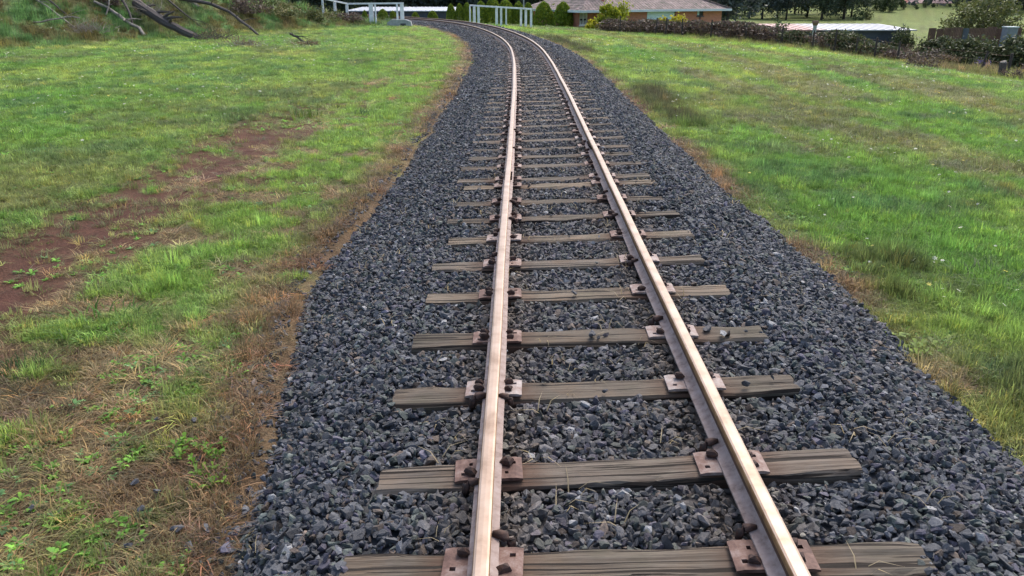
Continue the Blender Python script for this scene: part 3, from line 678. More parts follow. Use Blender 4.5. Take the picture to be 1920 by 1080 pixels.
def scatter_area(n, r0, r1, a0, a1):
    r = np.sqrt(RNG.uniform(r0*r0, r1*r1, n)); a = np.radians(RNG.uniform(a0, a1, n)); return np.sin(a)*r, np.cos(a)*r
def grass():
    G = {'g': [], 'd': [], 'w': []}
    for r0, r1, dens, k in ((1.2, 7, 440, 1.0), (7, 13, 250, 1.15), (13, 22, 120, 1.5), (22, 36, 52, 2.0), (36, 60, 20, 2.9), (60, 95, 6, 4.0)):
        area = math.pi*(r1*r1-r0*r0)*100/360; n = int(area*dens)
        x, y = scatter_area(n, r0, r1, -50, 50)
        col, cov, h, dead, S, D, u, tk = field(x, y); e = hedge_e(x, y)
        ok = (u > -.16*RNG.random(n)**2) & (RNG.random(n) < cov) & (np.where(D > 0, e < 14, True)); ok &= ~((u < .04) & (RNG.random(n) < .5))
        x, y, col, h, dead, D, u, S = x[ok], y[ok], col[ok], h[ok], dead[ok], D[ok], u[ok], S[ok]; n = len(x)
        z = terrain(x, y, S, D)
        isd = RNG.random(n) < np.clip(dead*.95-.1, 0, 1)*(r0 < 30)
        v = RNG.lognormal(0, .27, n)[:, None]; c = col*v*np.where(isd[:, None], RNG.uniform(.6, 1.25, (n, 1))*RNG.normal(1, .08, (n, 3)), 1)
        c = np.where((RNG.random(n) < .10)[:, None], c*np.array([1.5, 1.2, 1.1]), c)
        P = np.stack([x, y, z], 1); rot = np.stack([RNG.normal(0, .12, n), RNG.normal(0, .12, n), RNG.uniform(0, 6.28, n)], 1)
        hh = h*np.clip(RNG.lognormal(0, .36, n), .3, 1.9)*np.where(isd, .75, 1); wd = np.clip(.075*k*RNG.uniform(.7, 1.4, n), .04, 1)
        wd = np.where(isd, wd*1.1, wd); hh = hh*(1+.12*(k-1))
        sc = np.stack([wd, wd, hh], 1)
        G['g'].append((P[~isd], rot[~isd], sc[~isd], c[~isd])); G['d'].append((P[isd], rot[isd], sc[isd], c[isd]))
        if r1 <= 22:
            m = (RNG.random(n) < np.where(D < 0, .34+.3*(y < 6.5), .10+.5*(u < .75))*sstep(.42, .58, fbm(x*1.7, y*1.7, 71))) & (u > .12); nn = m.sum()
            cc = np.where((RNG.random(nn) < .75)[:, None], C_G1*np.array([1.05, 1.2, .8]), C_G3*1.3)*RNG.lognormal(0, .25, nn)[:, None]
            wz = RNG.uniform(.025, .062, nn)*k; G['w'].append((P[m], rot[m], np.stack([wz, wz, wz], 1), cc))
    for key, nm, ms in (('g', 'grass', TUFTS), ('d', 'dead_grass', STRAWS), ('w', 'low_weeds', ROS)):
        P, rot, sc, c = (np.concatenate([g[i] for g in G[key]]) for i in range(4))
        o = instancer(nm, P, rot, sc, RNG.integers(0, len(ms), len(P)), np.clip(c, .004, .7), ms); print(nm, len(P))
        tag(o, {'g': 'short green and straw coloured grass covering the verges beside the railway', 'd': 'dead straw and rust brown grass beside the ballast edges', 'w': 'small broad leaved green weeds growing among the grass'}[key], {'g': 'grass', 'd': 'dead grass', 'w': 'weeds'}[key], kind='stuff')
grass()

# ------------------------------------------------------------------ foliage builders
def leaf_quads(P, size, rng, up=.0, asp=1.7):
    """one bent four-sided leaf at each point, random facing (up > 0 leans leaves upright)"""
    n = len(P); a = rng.normal(size=(n, 3)); a[:, 2] += up*1.5; a /= np.linalg.norm(a, axis=1)[:, None]
    b = rng.normal(size=(n, 3)); b -= (b*a).sum(1)[:, None]*a; b /= np.linalg.norm(b, axis=1)[:, None]
    L = (size*rng.uniform(.6, 1.3, n))[:, None]; a = a*L; b = b*L/asp
    V = np.stack([P-a*.5, P+b*.5, P+a*.6, P-b*.5], 1).reshape(-1, 3); q = np.arange(n*4).reshape(-1, 4)
    return V, q
def foliage_mesh(name, P, size, seed, up=0., asp=1.7):
    V, q = leaf_quads(np.asarray(P), size, np.random.default_rng(seed), up, asp); return np_mesh(name, V, q)
def clump_points(rng, n, rx, ry, rz, clumps=26, spread=.22, shell=.75, low=-.6):
    """leaf points gathered in clumps through an ellipsoid, leaving gaps between them"""
    c = rng.normal(size=(clumps, 3)); c /= np.linalg.norm(c, axis=1)[:, None]; c *= (shell+(1-shell)*rng.random(clumps))[:, None]*np.where(rng.random(clumps) < .25, .5, 1)[:, None]
    c[:, 2] = np.clip(c[:, 2], low, 1); k = rng.integers(0, clumps, n); w = rng.uniform(.6, 1.3, clumps)[k]
    p = c[k]+rng.normal(size=(n, 3))*spread*w[:, None]
    return p*np.array([rx, ry, rz])
def dome_points(rng, n, R, H, p=2.2):
    """upright clipped-conifer shape: dense ragged shell with vertical sprays"""
    t = rng.random(n)**.8; a = rng.uniform(0, 6.283, n); lob = 1+.07*np.sin(a*5+t*4)+.05*np.sin(a*9-t*9)
    r = R*np.clip(1-t**p, 0, 1)**.55*lob*(1-.22*rng.random(n)**2)*(.86+.14*np.minimum(1, t*6))
    return np.stack([np.cos(a)*r, np.sin(a)*r, t*H*(1+.03*rng.normal(size=n))], 1)
def twig_mesh(name, P0, n, L0, L1, rad, seed, up=.6, mat=None):
    rng = random.Random(seed); mb = MB()
    for k in range(n):
        p = Vector(P0(rng)); d = Vector((rng.gauss(0, 1), rng.gauss(0, 1), abs(rng.gauss(0, 1))*up+up*.5)).normalized(); L = rng.uniform(L0, L1)
        mid = p+d*L*.5+Vector((rng.gauss(0, .08), rng.gauss(0, .08), rng.gauss(0, .05)))*L
        mb.tube([p, mid, p+d*L], [rad, rad*.75, rad*.3], 4, cap=False)
    return mesh_from(name, mb.V, mb.F)

# ---- rounded golden conifers by the white railing
def conifer_variant(i):
    r = np.random.default_rng(200+i); n = 3600
    cm = foliage_mesh('crown', dome_points(r, n, .42+.02*i, 1.0, 2.0+.3*i), .085, 210+i, 1.0, 2.0); cm.materials.append(M['conifer'])
    mb = MB(); mb.tube([(0, 0, -.1), (.01, 0, .3), (0, 0, .8)], [.035, .03, .01], 6); sm = mesh_from('trunk', mb.V, mb.F); sm.materials.append(M['bark'])
    return cm, sm
CON = [conifer_variant(i) for i in range(4)]
def conifer(px, top, base, wpx, Y, label, i, group=None):
    b = at_y(px, base, Y); t = at_y(px, top, Y); z = terr1(b.x, Y); H = t.z-z; k = FPX/(Y*math.cos(PITCH)+2)
    o = empty('conifer_shrub', (b.x, Y, z), i*1.3); w = wpx/k/.86
    cm, sm = CON[i % 4]
    for nm, me in (('crown', cm), ('trunk', sm)):
        c = inst(nm, me, o); c.scale = (w, w, H)
    tag(o, label, 'shrub', group)
conifer(1055, 6, 58, 41, 71, 'tall golden green dome conifer beside the brick house', 0)
conifer(1019, 5, 50, 36, 72, 'rounded green conifer at the end of the white railing', 1)
conifer(1038, 9, 46, 24, 75, 'small conifer tucked between two larger dome conifers', 2)
for k, (px, tp, w) in enumerate(((846, 9, 20), (862, 8, 17), (876, 7, 18))):
    conifer(px, tp, 36, w, 78, 'narrow yellow green conifer in a row between the dark shed and white railing', k, 'row of narrow conifers')
for k, (px, tp, w) in enumerate(((902, 4, 26), (924, -2, 30), (948, 2, 30), (972, 5, 28), (990, 7, 22))):
    conifer(px, tp, 42, w, 75, 'golden conifer seen behind the posts of the white railing', k+1, 'conifers behind the railing')
for k, (px, tp, bs, w) in enumerate(((811, 21, 34, 21), (779, 23, 34, 16), (718, 18, 31, 20), (737, 21, 31, 13), (684, 20, 30, 12))):
    conifer(px, tp, bs, w, 79, 'low round yellow green shrub in front of the dark shed', k, 'low shrubs along the shed')

# ---- generic leafy bush
def bush(name, loc, rx, ry, rz, n, leaf, mat, label, cat, seed, group=None, clumps=24, spread=.2, stems=9, up=0.):
    r = np.random.default_rng(seed); P = clump_points(r, n, rx, ry, rz, clumps, spread)+np.array([0, 0, rz*.72]); P[:, 2] = np.maximum(P[:, 2], .03)
    o = empty(name, loc); fm = foliage_mesh('foliage', P, leaf, seed, up); fm.materials.append(M[mat]); inst('foliage', fm, o)
    sm = twig_mesh('stem', lambda q: (q.uniform(-rx, rx)*.45, q.uniform(-ry, ry)*.45, -.05), stems, rz*.8, rz*1.5, max(.008, rz*.012), seed, 1.6); sm.materials.append(M['bark']); inst('stem', sm, o)
    tag(o, label, cat, group); return o
def bush_px(name, px, top, base, wpx, Y, mat, label, cat, seed, n=1400, leaf=.16, depth=.8, **kw):
    b = at_y(px, base, Y); t = at_y(px, top, Y); z = terr1(b.x, Y); k = FPX/(Y*math.cos(PITCH)+2); rx = wpx/k/2
    return bush(name, (b.x, Y, z), rx, rx*depth, (t.z-z)/1.75, n, leaf, mat, label, cat, seed, **kw)

# ------------------------------------------------------------------ brick house
FL, FR = at_y(1085, 40, 70), at_y(1352, 40, 77)
EAVE = at_y(1085, 21, 70).z
hx = Vector((FR.x-FL.x, FR.y-FL.y, 0)); HL = hx.length; hyaw = math.atan2(hx.y, hx.x)
BASE = terr1((FL.x+FR.x)/2, 76)-.3
house = empty('brick_house', (FL.x, FL.y, BASE), hyaw)
tag(house, 'orange brick house with lichened tile roof behind the bramble hedge', 'house')
E = EAVE-BASE; HD = 9.5
def wall_x(px):
    """distance along the front wall seen at picture column px"""
    d = ray(px, 25); ux, uy = hx.x/HL, hx.y/HL
    # FL + u*t = d*k
    A = np.array([[ux, -d[0]], [uy, -d[1]]]); return float(np.linalg.solve(A, [-FL.x, -FL.y])[0])
def wall_z(px, py):
    t = wall_x(px); Y = FL.y+hx.y/HL*t; return at_y(px, py, Y).z-BASE
W_ = [(wall_x(1087), wall_x(1102), wall_z(1095, 47), wall_z(1095, 23)), (wall_x(1213), wall_x(1267), wall_z(1240, 38), wall_z(1240, 17.5)), (wall_x(1307), wall_x(1319), wall_z(1313, 30), wall_z(1313, 17))]
def wall_panel(mb, x0, x1, z0, z1, holes, y, th=.24):
    xs = sorted({x0, x1, *[h[0] for h in holes], *[h[1] for h in holes]})
    for a, b in zip(xs[:-1], xs[1:]):
        hs = [h for h in holes if h[0] <= a+1e-6 and h[1] >= b-1e-6]
        if not hs: mb.box(a, b, y, y+th, z0, z1)
        else:
            mb.box(a, b, y, y+th, z0, hs[0][2])
            if hs[0][3] < z1-.01: mb.box(a, b, y, y+th, hs[0][3], z1)
mb = MB(); wall_panel(mb, 0, HL, 0, E, W_, 0); mb.box(0, .24, .24, HD, 0, E); mb.box(HL-.24, HL, .24, HD, 0, E); mb.box(.24, HL-.24, HD-.24, HD, 0, E); mb.build('wall', M['brick'], house)
def hip(x0, x1, y0, y1, z, h):
    ry = (y1-y0)/2; m = (y0+y1)/2
    return [(x0, y0, z), (x1, y0, z), (x1, y1, z), (x0, y1, z), (x0+ry, m, z+h), (x1-ry, m, z+h)], [(0, 1, 5, 4), (1, 2, 5), (2, 3, 4, 5), (3, 0, 4), (0, 3, 2, 1)]
mb = MB(); mb.add(*hip(-.5, HL+.6, -.55, HD+.55, E+.06, 2.3))
rf = mb.build('roof', M['tile'], house)
mb = MB()   # hip cappings
for a, b in (((-.5, -.55, E+.08), (HD/2+.05, HD/2, E+2.4)), ((HL+.6, -.55, E+.08), (HL+.05-HD/2, HD/2, E+2.4)), ((HD/2+.05, HD/2, E+2.4), (HL+.05-HD/2, HD/2, E+2.4))): mb.bar(a, b, .26, .14)
mb.build('ridge_capping', M['tile'], rf)
mb = MB(); tw = wall_x(1150); Vw, Fw = [(-.55, -1.3, E+.05), (tw, -1.3, E+.05), (tw, 3, E+.05), (-.55, 3, E+.05), (tw/2-.25, 1.1, E+1.35), (tw/2-.25, 3.2, E+1.45)], [(0, 1, 4), (1, 2, 5, 4), (3, 0, 4, 5), (0, 3, 2, 1)]
mb.add(Vw, Fw); mb.build('porch_roof', M['tile'], rf)
cx_ = (wall_x(1124)+wall_x(1144))/2; mb = MB(); mb.box(cx_-.5, cx_+.5, .9, 1.7, E+.2, E+2.9); mb.build('chimney', M['brick'], rf)
mb = MB(); mb.box(tw+.003, HL+.62, -.66, -.552, E-.10, E+.09); mb.build('gutter', M['fascia'], house)
mb = MB(); mb.box(-.62, tw, -1.41, -1.302, E-.10, E+.09); mb.box(-.66, -.552, -1.3, HD+.5, E-.10, E+.09); mb.build('gutter', M['fascia'], house)
mb = MB(); mb.box(-.55, HL+.6, -.55, .0, E-.03, E+.04); mb.build('soffit', M['fascia'], house)
def window(x0, x1, z0, z1, kind):
    t = .07; mb = MB(); mb.box(x0, x0+t, .05, .14, z0, z1); mb.box(x1-t, x1, .05, .14, z0, z1); mb.box(x0+t, x1-t, .05, .14, z0, z0+t); mb.box(x0+t, x1-t, .05, .14, z1-t, z1)
    if kind != 'panel': mb.box((x0+x1)/2-.03, (x0+x1)/2+.03, .052, .138, z0+t, z1-t)
    w = mb.build('window', M['frame_dark'] if kind != 'blind' else M['white_paint'], house)
    mb = MB(); mb.box(x0+t, x1-t, .10, .115, z0+t, z1-t); mb.build('pane', M['door_panel'] if kind == 'panel' else M['glass'], w)
    if kind == 'blind':
        zz = z0+t+(z1-z0)*.42
        for k in range(5): mb = MB(); a = zz+(z1-t-zz)*k/5; mb.box(x0+t, x1-t, .075, .098, a+.012, a+(z1-t-zz)/5); mb.build('blind_slat', M['blind'], w)
        for k in range(3): mb = MB(); a = x0+t+(x1-x0-2*t)*(k+.2)/3; mb.box(a, a+.13, .06, .098, z0+t, zz-.14); mb.build('curtain', M['blind'], w)
    if kind == 'small':
        mb = MB(); mb.box(x0+t, (x0+x1)/2-.03, .085, .098, z0+t, z1-t); mb.build('curtain', M['door_panel'], w)
    mb = MB(); mb.box(x0-.05, x1+.05, -.06, .05, z0-.09, z0-.004); mb.build('sill', M['frame_dark'] if kind != 'blind' else M['white_paint'], w)
for w, kd in zip(W_, ('blind', 'panel', 'small')): window(*w, kd)
mb = MB(); dx_ = W_[2][0]+.35; mb.tube([(dx_, -.06, E-.1), (dx_, -.06, 0)], .045, 6); mb.build('downpipe', M['frame_dark'], house)

# bushes of the house garden
bush_px('garden_shrub', 1143, 9, 46, 46, 66, 'lime_leaf', 'large lime green shrub against the brick house wall', 'shrub', 301, 3000, .2)
bush_px('garden_shrub', 1164, 11, 46, 36, 67.5, 'lime_leaf', 'smaller lime green shrub leaning on its larger neighbour', 'shrub', 302, 2200, .2)
bush_px('golden_shrub', 1112, 38, 62, 26, 65.5, 'gold_leaf', 'bright yellow shrub at the left corner of the brick house', 'shrub', 303, 900, .2)
bush_px('golden_shrub', 1240, 33, 60, 24, 64, 'gold_leaf', 'small yellow shrub below the pale blue panel', 'shrub', 304, 900, .2)
bush_px('golden_shrub', 1270, 31, 62, 36, 63.5, 'gold_leaf', 'broad yellow shrub rising above the bramble hedge', 'shrub', 305, 1300, .2)

# ------------------------------------------------------------------ bramble hedge and its wire fence
hp = []
for px in np.linspace(1126, 1716, 12):      # where each sight line meets the fence line
    d = ray(px, 80); t = (HA@HN)/(d[:2]@HN); hp.append(Vector((d[0]*t, d[1]*t, 0)))
cum = [0]
for a, b in zip(hp[:-1], hp[1:]): cum.append(cum[-1]+(b-a).length)
HT = cum[-1]
def along(t):
    x = np.interp(t, cum, [p.x for p in hp]); y = np.interp(t, cum, [p.y for p in hp]); return x, y
def hedge():
    r = np.random.default_rng(400); n = 42000; t = r.random(n)*HT; o_ = r.normal(0, .55, n); x, y = along(t)
    x = x+o_*HN[0]+.5; y = y+o_*HN[1]+.4
    top = (1.08+.85*fbm(t*.55, t*0, 410, 4)-.2*np.abs(o_))*np.interp(t/HT, [0, .03, .3, .5, .86, 1], [.45, .60, .56, .76, .92, .35]); hh = r.random(n)**.75*top
    m = fbm(t*.9, hh*1.3, 420) > .36; x, y, hh, t, top = x[m], y[m], hh[m], t[m], top[m]
    P = np.stack([x, y, terrain(x, y)+hh], 1)
    o = empty('bramble_hedge', (hp[0].x, hp[0].y, terr1(hp[0].x, hp[0].y)))
    tag(o, 'long dark brown bramble hedge overgrowing the wire fence below the brick house', 'hedge')
    P = P-np.array(o.location); gm = (fbm(t*.35, t*0+4, 430) > .60) | ((hh/top > .85) & (r.random(len(t)) < .3))
    for sel, mt, nm, sd_ in ((~gm, 'bramble', 'foliage', 1), (gm, 'bramble_green', 'foliage', 2)):
        me = foliage_mesh(nm, P[sel], .16, 440+sd_); me.materials.append(M[mt]); inst(nm, me, o)
    q = random.Random(6); mb = MB()
    for k in range(1100):
        tt = q.random()*HT; a, b = along(tt); off = q.gauss(.3, .5); a += off*HN[0]; b += off*HN[1]; z = terr1(a, b) if k % 7 == 0 else z_
        z_ = float(np.interp(0, [0], [z])) if k % 7 else z
        z = terr1(a, b); h = q.uniform(.5, 1.35); l = Vector((q.gauss(0, .25), q.gauss(0, .25), h))
        p = Vector((a, b, z-.05))-Vector(o.location); mb.tube([p, p+l*.6, p+l+Vector((q.gauss(0, .2), q.gauss(0, .2), -.1))], [.016, .013, .008], 3, cap=False)
    sm = mesh_from('stem', mb.V, mb.F); sm.materials.append(M['dry_leaf']); inst('stem', sm, o)
hedge()
fence = empty('wire_fence', (hp[0].x, hp[0].y, terr1(hp[0].x, hp[0].y)))
tag(fence, 'old wire fence with dark timber posts along the bramble hedge', 'fence')
fposts = []
for px, h, rr, lean in ((1175, 1.15, .05, 0), (1242, 1.15, .05, .02), (1261, 1.2, .05, 0), (1291, 1.2, .055, -.02), (1345, 1.2, .05, 0), (1410, 1.2, .05, .02), (1478, 1.25, .055, 0), (1538, 1.2, .05, 0), (1579, 1.35, .055, .01), (1621, 1.15, .05, -.02), (1657, 1.25, .06, 0), (1700, 1.15, .05, .03)):
    d = ray(px, 90); best = min(np.linspace(0, HT, 600), key=lambda t: abs(along(t)[0]/along(t)[1]-d[0]/d[1])); x, y = along(best); fposts.append((x-HN[0]*.75, y-HN[1]*.75, h, rr, lean))
for px, py, h, rr, lean in ((1836, 138, 1.12, .055, .22), (1888, 146, 1.15, .07, 0)):
    g = on_ground(px, py); fposts.append((g.x, g.y, h, rr, lean))
tops = []
for x, y, h, rr, lean in fposts:
    z = terr1(x, y); b = Vector((x, y, z-.15)); t = Vector((x+lean, y, z+h)); mb = MB(); off = Vector(fence.location)
    mb.tube([b-off, (b*.5+t*.5)-off, t-off], [rr, rr*.95, rr*.85], 7, jit=.12); mb.build('post', M['post'], fence); tops.append((Vector((x, y, z)), t))
for fr in (.35, .62, .9):
    mb = MB()
    for (b0, t0), (b1, t1) in zip(tops[:-1], tops[1:]):
        off = Vector(fence.location); a, c = b0.lerp(t0, fr)-off, b1.lerp(t1, fr)-off; mb.tube([a, (a+c)/2-Vector((0, 0, .03)), c], .004, 3, cap=False)
    mb.build('wire', M['rust_iron'], fence)
g = on_ground(1880, 148); z = terr1(g.x-.12, g.y); stump = empty('timber_stump', (g.x-.12, g.y, z)); tag(stump, 'thick grey stump with a pale top beside the last fence post', 'stump')
mb = MB(); mb.tube([(0, 0, -.2), (.01, 0, .3), (0, .01, .72)], [.19, .16, .155], 10, jit=.08); mb.build('trunk', M['bark'], stump)
mb = MB(); mb.tube([(0, .01, .722), (-.02, .01, .78), (-.03, 0, .80)], [.15, .12, .04], 9, jit=.15); mb.build('cut_top', M['pale_bark'], stump)
g = on_ground(1905, 152); bush('dark_scrub', (g.x, g.y, g.z), .7, .6, .42, 700, .09, 'bramble', 'dark scrubby bush at the foot of the grey stump', 'bush', 311)
g = on_ground(1852, 133); bush('purple_flowers', (g.x, g.y+.5, terr1(g.x, g.y+.5)), .42, .3, .36, 260, .07, 'purple', 'small patch of purple flowers in dry grass by the leaning post', 'flowers', 312)
for k, (px, py, rx, rz) in enumerate(((1725, 128, .9, .5), (1770, 128, 1.0, .42), (1690, 120, .7, .55))):
    g = on_ground(px, py); bush('dry_shrub', (g.x, g.y, g.z), rx, .7, rz, 900, .09, 'dry_leaf' if k == 1 else 'bramble', ['dry brown bush at the ragged end of the bramble hedge', 'low straw coloured bush between the hedge and the leaning post', 'dark brown bush just inside the end of the hedge'][k], 'bush', 320+k)
# green bramble thickets past the fence
for k, (px, tp, bs, w, Y, lb) in enumerate(((1760, 72, 112, 80, 47, 'rounded dark green thicket right of the long shed'), (1835, 74, 114, 110, 46, 'wide dark green thicket below the rusty iron fence'), (1905, 72, 116, 90, 45, 'dark green thicket behind the grey stump'), (1960, 62, 118, 110, 44, 'dark green thicket at the far end of the rusty iron fence'))):
    bush_px('bramble_thicket', px, tp, bs, w, Y, 'bramble_green', lb, 'bush', 330+k, 5500, .18, clumps=60, spread=.16)
bush_px('green_bush', 1362, 38, 78, 46, 55.5, 'bramble_green', 'greener bush standing in front of the brown hedge', 'bush', 341, 1800, .17)
bush_px('green_bush', 1458, 33, 62, 34, 60, 'field_tree', 'leafy green bush by the pink end of the long shed', 'bush', 342, 1300, .18)

# ------------------------------------------------------------------ long low shed, rusty fence, round tree
def local_box(name, px0, px1, ytop, Y, mat_w, mat_r, depth, yback, label, cat):
    a, b = at_y(px0, ytop, Y), at_y(px1, ytop, Y); z = min(terr1(a.x, Y), terr1(b.x, Y))-.2
    o = empty(name, (a.x, Y, z)); L = b.x-a.x; H = a.z-z; rise = at_y(px0, yback, Y+depth+.3).z-a.z-.08
    o['rise'] = rise
    mb = MB(); mb.box(0, L, 0, depth, 0, H); mb.build('wall', mat_w, o)
    mb = MB(); mb.add([(-.3, -.35, H-.02), (L+.3, -.35, H-.02), (L+.3, depth+.3, H+rise), (-.3, depth+.3, H+rise), (-.3, -.35, H+.06), (L+.3, -.35, H+.06), (L+.3, depth+.3, H+rise+.08), (-.3, depth+.3, H+rise+.08)],
           [(0, 3, 2, 1), (4, 5, 6, 7), (0, 1, 5, 4), (1, 2, 6, 5), (2, 3, 7, 6), (3, 0, 4, 7)])
    r = mb.build('roof', mat_r, o); tag(o, label, cat); return o, L, H, r
shed, L, H, r = local_box('low_shed', 1462, 1708, 57, 62, M['shed_wall'], M['pink_roof'], 6, 44.5, 'long low shed with faded white and pink iron roof beyond the hedge', 'shed')
for k in range(16):
    mb = MB(); x = L*(k+.5)/16; mb.bar((x, -.34, H+.075), (x, 6.28, H+shed['rise']+.095), .05, .035); mb.build('roof_rib', M['pink_roof'], r)
bush_px('ivy_clump', 1685, 57, 100, 50, 60.5, 'bramble_green', 'dark ivy growing over the end wall of the long low shed', 'bush', 343, 2200, .17, .5)
p = at_y(1526, 66, 61); z = terr1(p.x, 58.5); vent = empty('vent_pipe', (at_y(1526, 66, 58.5).x, 58.5, z)); tag(vent, 'grey vent pipe with a flared cap standing by the long shed', 'pipe')
zt = at_y(1526, 39, 58.5).z-z
mb = MB(); mb.tube([(0, 0, -.1), (0, 0, zt*.9)], .13, 9); mb.build('pipe', M['concrete'], vent)
mb = MB(); mb.tube([(0, 0, zt*.86), (0, 0, zt*.95), (0, 0, zt)], [.14, .24, .22], 9); mb.build('cap', M['rust_iron'], vent)
ifn = empty('iron_fence', (at_y(1745, 70, 56).x, 56, terr1(at_y(1745, 70, 56).x, 56))); tag(ifn, 'patched fence of rusty brown and blue grey iron sheets under the round tree', 'fence')
q = random.Random(12); px = 1742
for k in range(11):
    w = q.uniform(11, 19); a, b = at_y(px, 52+q.uniform(-2, 2), 56), at_y(px+w, 52, 56); z0 = terr1(a.x, 56)-.1
    mb = MB(); o = Vector(ifn.location); y0 = q.uniform(-.03, .03); nseg = 6; V = []; F = []
    for i in range(nseg*2+1):
        xx = a.x+(b.x-a.x-.02)*i/(nseg*2); yy = y0+(.03 if i % 2 else -.03); V += [(xx-o.x, yy, z0-o.z), (xx-o.x, yy, a.z-o.z)]
    for i in range(nseg*2): F.append((2*i, 2*i+2, 2*i+3, 2*i+1))
    for i in range(nseg*2+1): V += [(V[2*i][0], V[2*i][1]+.012, V[2*i][2]), (V[2*i+1][0], V[2*i+1][1]+.012, V[2*i+1][2])]
    nb = (nseg*2+1)*2
    for i in range(nseg*2): F.append((nb+2*i, nb+2*i+1, nb+2*i+3, nb+2*i+2))
    mb.add(V, F); mb.build('iron_sheet', M[q.choice(('rust_iron', 'rust_iron', 'grey_board', 'rust_iron'))], ifn); px += w
bx = empty('grey_cabinet', (at_y(1888, 60, 54.5).x, 54.5, terr1(at_y(1888, 60, 54.5).x, 54.5))); tag(bx, 'pale blue grey box standing at the end of the iron fence', 'box')
hh = at_y(1888, 50, 54.5).z-bx.location.z; mb = MB(); mb.box(0, .72, 0, .6, -.1, hh-.06); mb.build('body', M['grey_board'], bx); mb = MB(); mb.box(-.04, .76, -.04, .64, hh-.057, hh); mb.build('lid', M['fascia'], bx)

# ------------------------------------------------------------------ trees
def tree_mesh(seed, H, R, n, leaf, mat, trunk_r, clumps=46, crown_base=.3):
    r = np.random.default_rng(seed); q = random.Random(seed); mb = MB()
    mb.tube([(0, 0, -.4), (q.gauss(0, .1), q.gauss(0, .1), H*.3), (q.gauss(0, .25), q.gauss(0, .25), H*.62), (q.gauss(0, .4), q.gauss(0, .4), H*.9)], [trunk_r, trunk_r*.8, trunk_r*.5, trunk_r*.15], 8, jit=.06)
    C = []
    for k in range(9):
        z0 = H*q.uniform(.25, .6); a = q.uniform(0, 6.28); l = R*q.uniform(.6, .95); e = Vector((math.cos(a)*l, math.sin(a)*l, z0+H*q.uniform(.12, .3)))
        mb.tube([(0, 0, z0), Vector((e.x*.5, e.y*.5, z0+(e.z-z0)*.35)), e], [trunk_r*.4, trunk_r*.28, trunk_r*.08], 5, cap=False); C.append(e)
    tm = mesh_from('trunk', mb.V, mb.F, None, True); tm.materials.append(M['bark'])
    P = clump_points(r, n, R, R, H*(1-crown_base)/2, clumps, .15, .7, -.9)+np.array([0, 0, H*(1+crown_base)/2])
    cm = foliage_mesh('crown', P, leaf, seed+1); cm.materials.append(M[mat]); return tm, cm
def place_tree(var, x, y, k, rz, label, cat='tree', group=None, name='tree'):
    o = empty(name, (x, y, terr1(x, y)), rz); o.scale = (k, k, k)
    inst('trunk', var[0], o); inst('crown', var[1], o); tag(o, label, cat, group)
rt = tree_mesh(500, 5.0, 2.5, 7000, .22, 'willow', .14, 80, .05)
p = at_y(1845, 45, 60); place_tree(rt, p.x, 60, 1.0, 0, 'round olive green tree rising behind the patched iron fence', name='round_tree')
GUM = [tree_mesh(510+i, 13+i, 5.0+.5*i, 5200, .62, 'gum' if i % 2 else 'gum_blue', .3, 60, .12) for i in range(4)]
LOWT = [tree_mesh(530+i, 6+i, 3.4, 3000, .45, 'field_tree', .2, 40, .04) for i in range(3)]
q = random.Random(21)
def row(px0, px1, n, Y0, Y1, vars_, label, grp, k0=.8, k1=1.2, name='gum_tree'):
    for i in range(n):
        px = px0+(px1-px0)*(i+q.uniform(.15, .85))/n; Y = q.uniform(Y0, Y1); p = at_y(px, 20, Y)
        place_tree(vars_[q.randrange(len(vars_))], p.x, Y, q.uniform(k0, k1), q.uniform(0, 6.28), label, 'tree', grp, name)
row(1362, 1610, 12, 195, 240, GUM, 'tall dark gum tree standing in the far field behind the brick house', 'gum trees in the far field')
row(1640, 1684, 4, 225, 240, LOWT, 'bushy dark green tree in front of the distant pink roofed houses', 'bushy trees near the distant houses', .5, .75, 'bushy_tree')
row(1870, 2010, 8, 215, 245, GUM, 'dark tree in the far wood beyond the round olive tree', 'trees at the far wood edge', .7, 1.0, 'wood_edge_tree')
row(560, 860, 13, 115, 140, GUM, 'dark gum tree behind the shed with the pale roof', 'trees behind the pale roofed shed', .7, 1.0)
row(860, 1090, 13, 105, 130, GUM, 'dark gum tree rising behind the row of conifers', 'trees behind the conifers', .7, 1.0)
row(1080, 1380, 10, 130, 160, GUM, 'dark gum tree rising behind the tiled house roof', 'trees behind the brick house', .9, 1.2)
for px, Y, w, lb in ((1610, 196, 20, 'small dark round bush alone in the far field'), (1626, 202, 18, 'pinkish green bush beside the dark round bush in the field')):
    p = at_y(px, 26, Y); bush('field_bush', (p.x, Y, terr1(p.x, Y)), 1.3, 1.2, 1.35, 700, .3, 'field_tree' if w == 20 else 'willow', lb, 'bush', int(Y))
def woodland():
    r = np.random.default_rng(600); V = []; n = 26000
    a = np.radians(r.uniform(-40, 60, n)); d = r.uniform(275, 340, n); x, y = np.sin(a)*d, np.cos(a)*d
    k = fbm(a*60, d*.06, 610); h = r.random(n)*(8+8*k); P = np.stack([x, y, terrain(x, y)+h], 1)
    me = foliage_mesh('woodland', P, 2.6, 620); o = link('woodland', me, M['gum_blue']); tag(o, 'far off dark wood closing the view behind the fields', 'woodland', kind='stuff')
woodland()

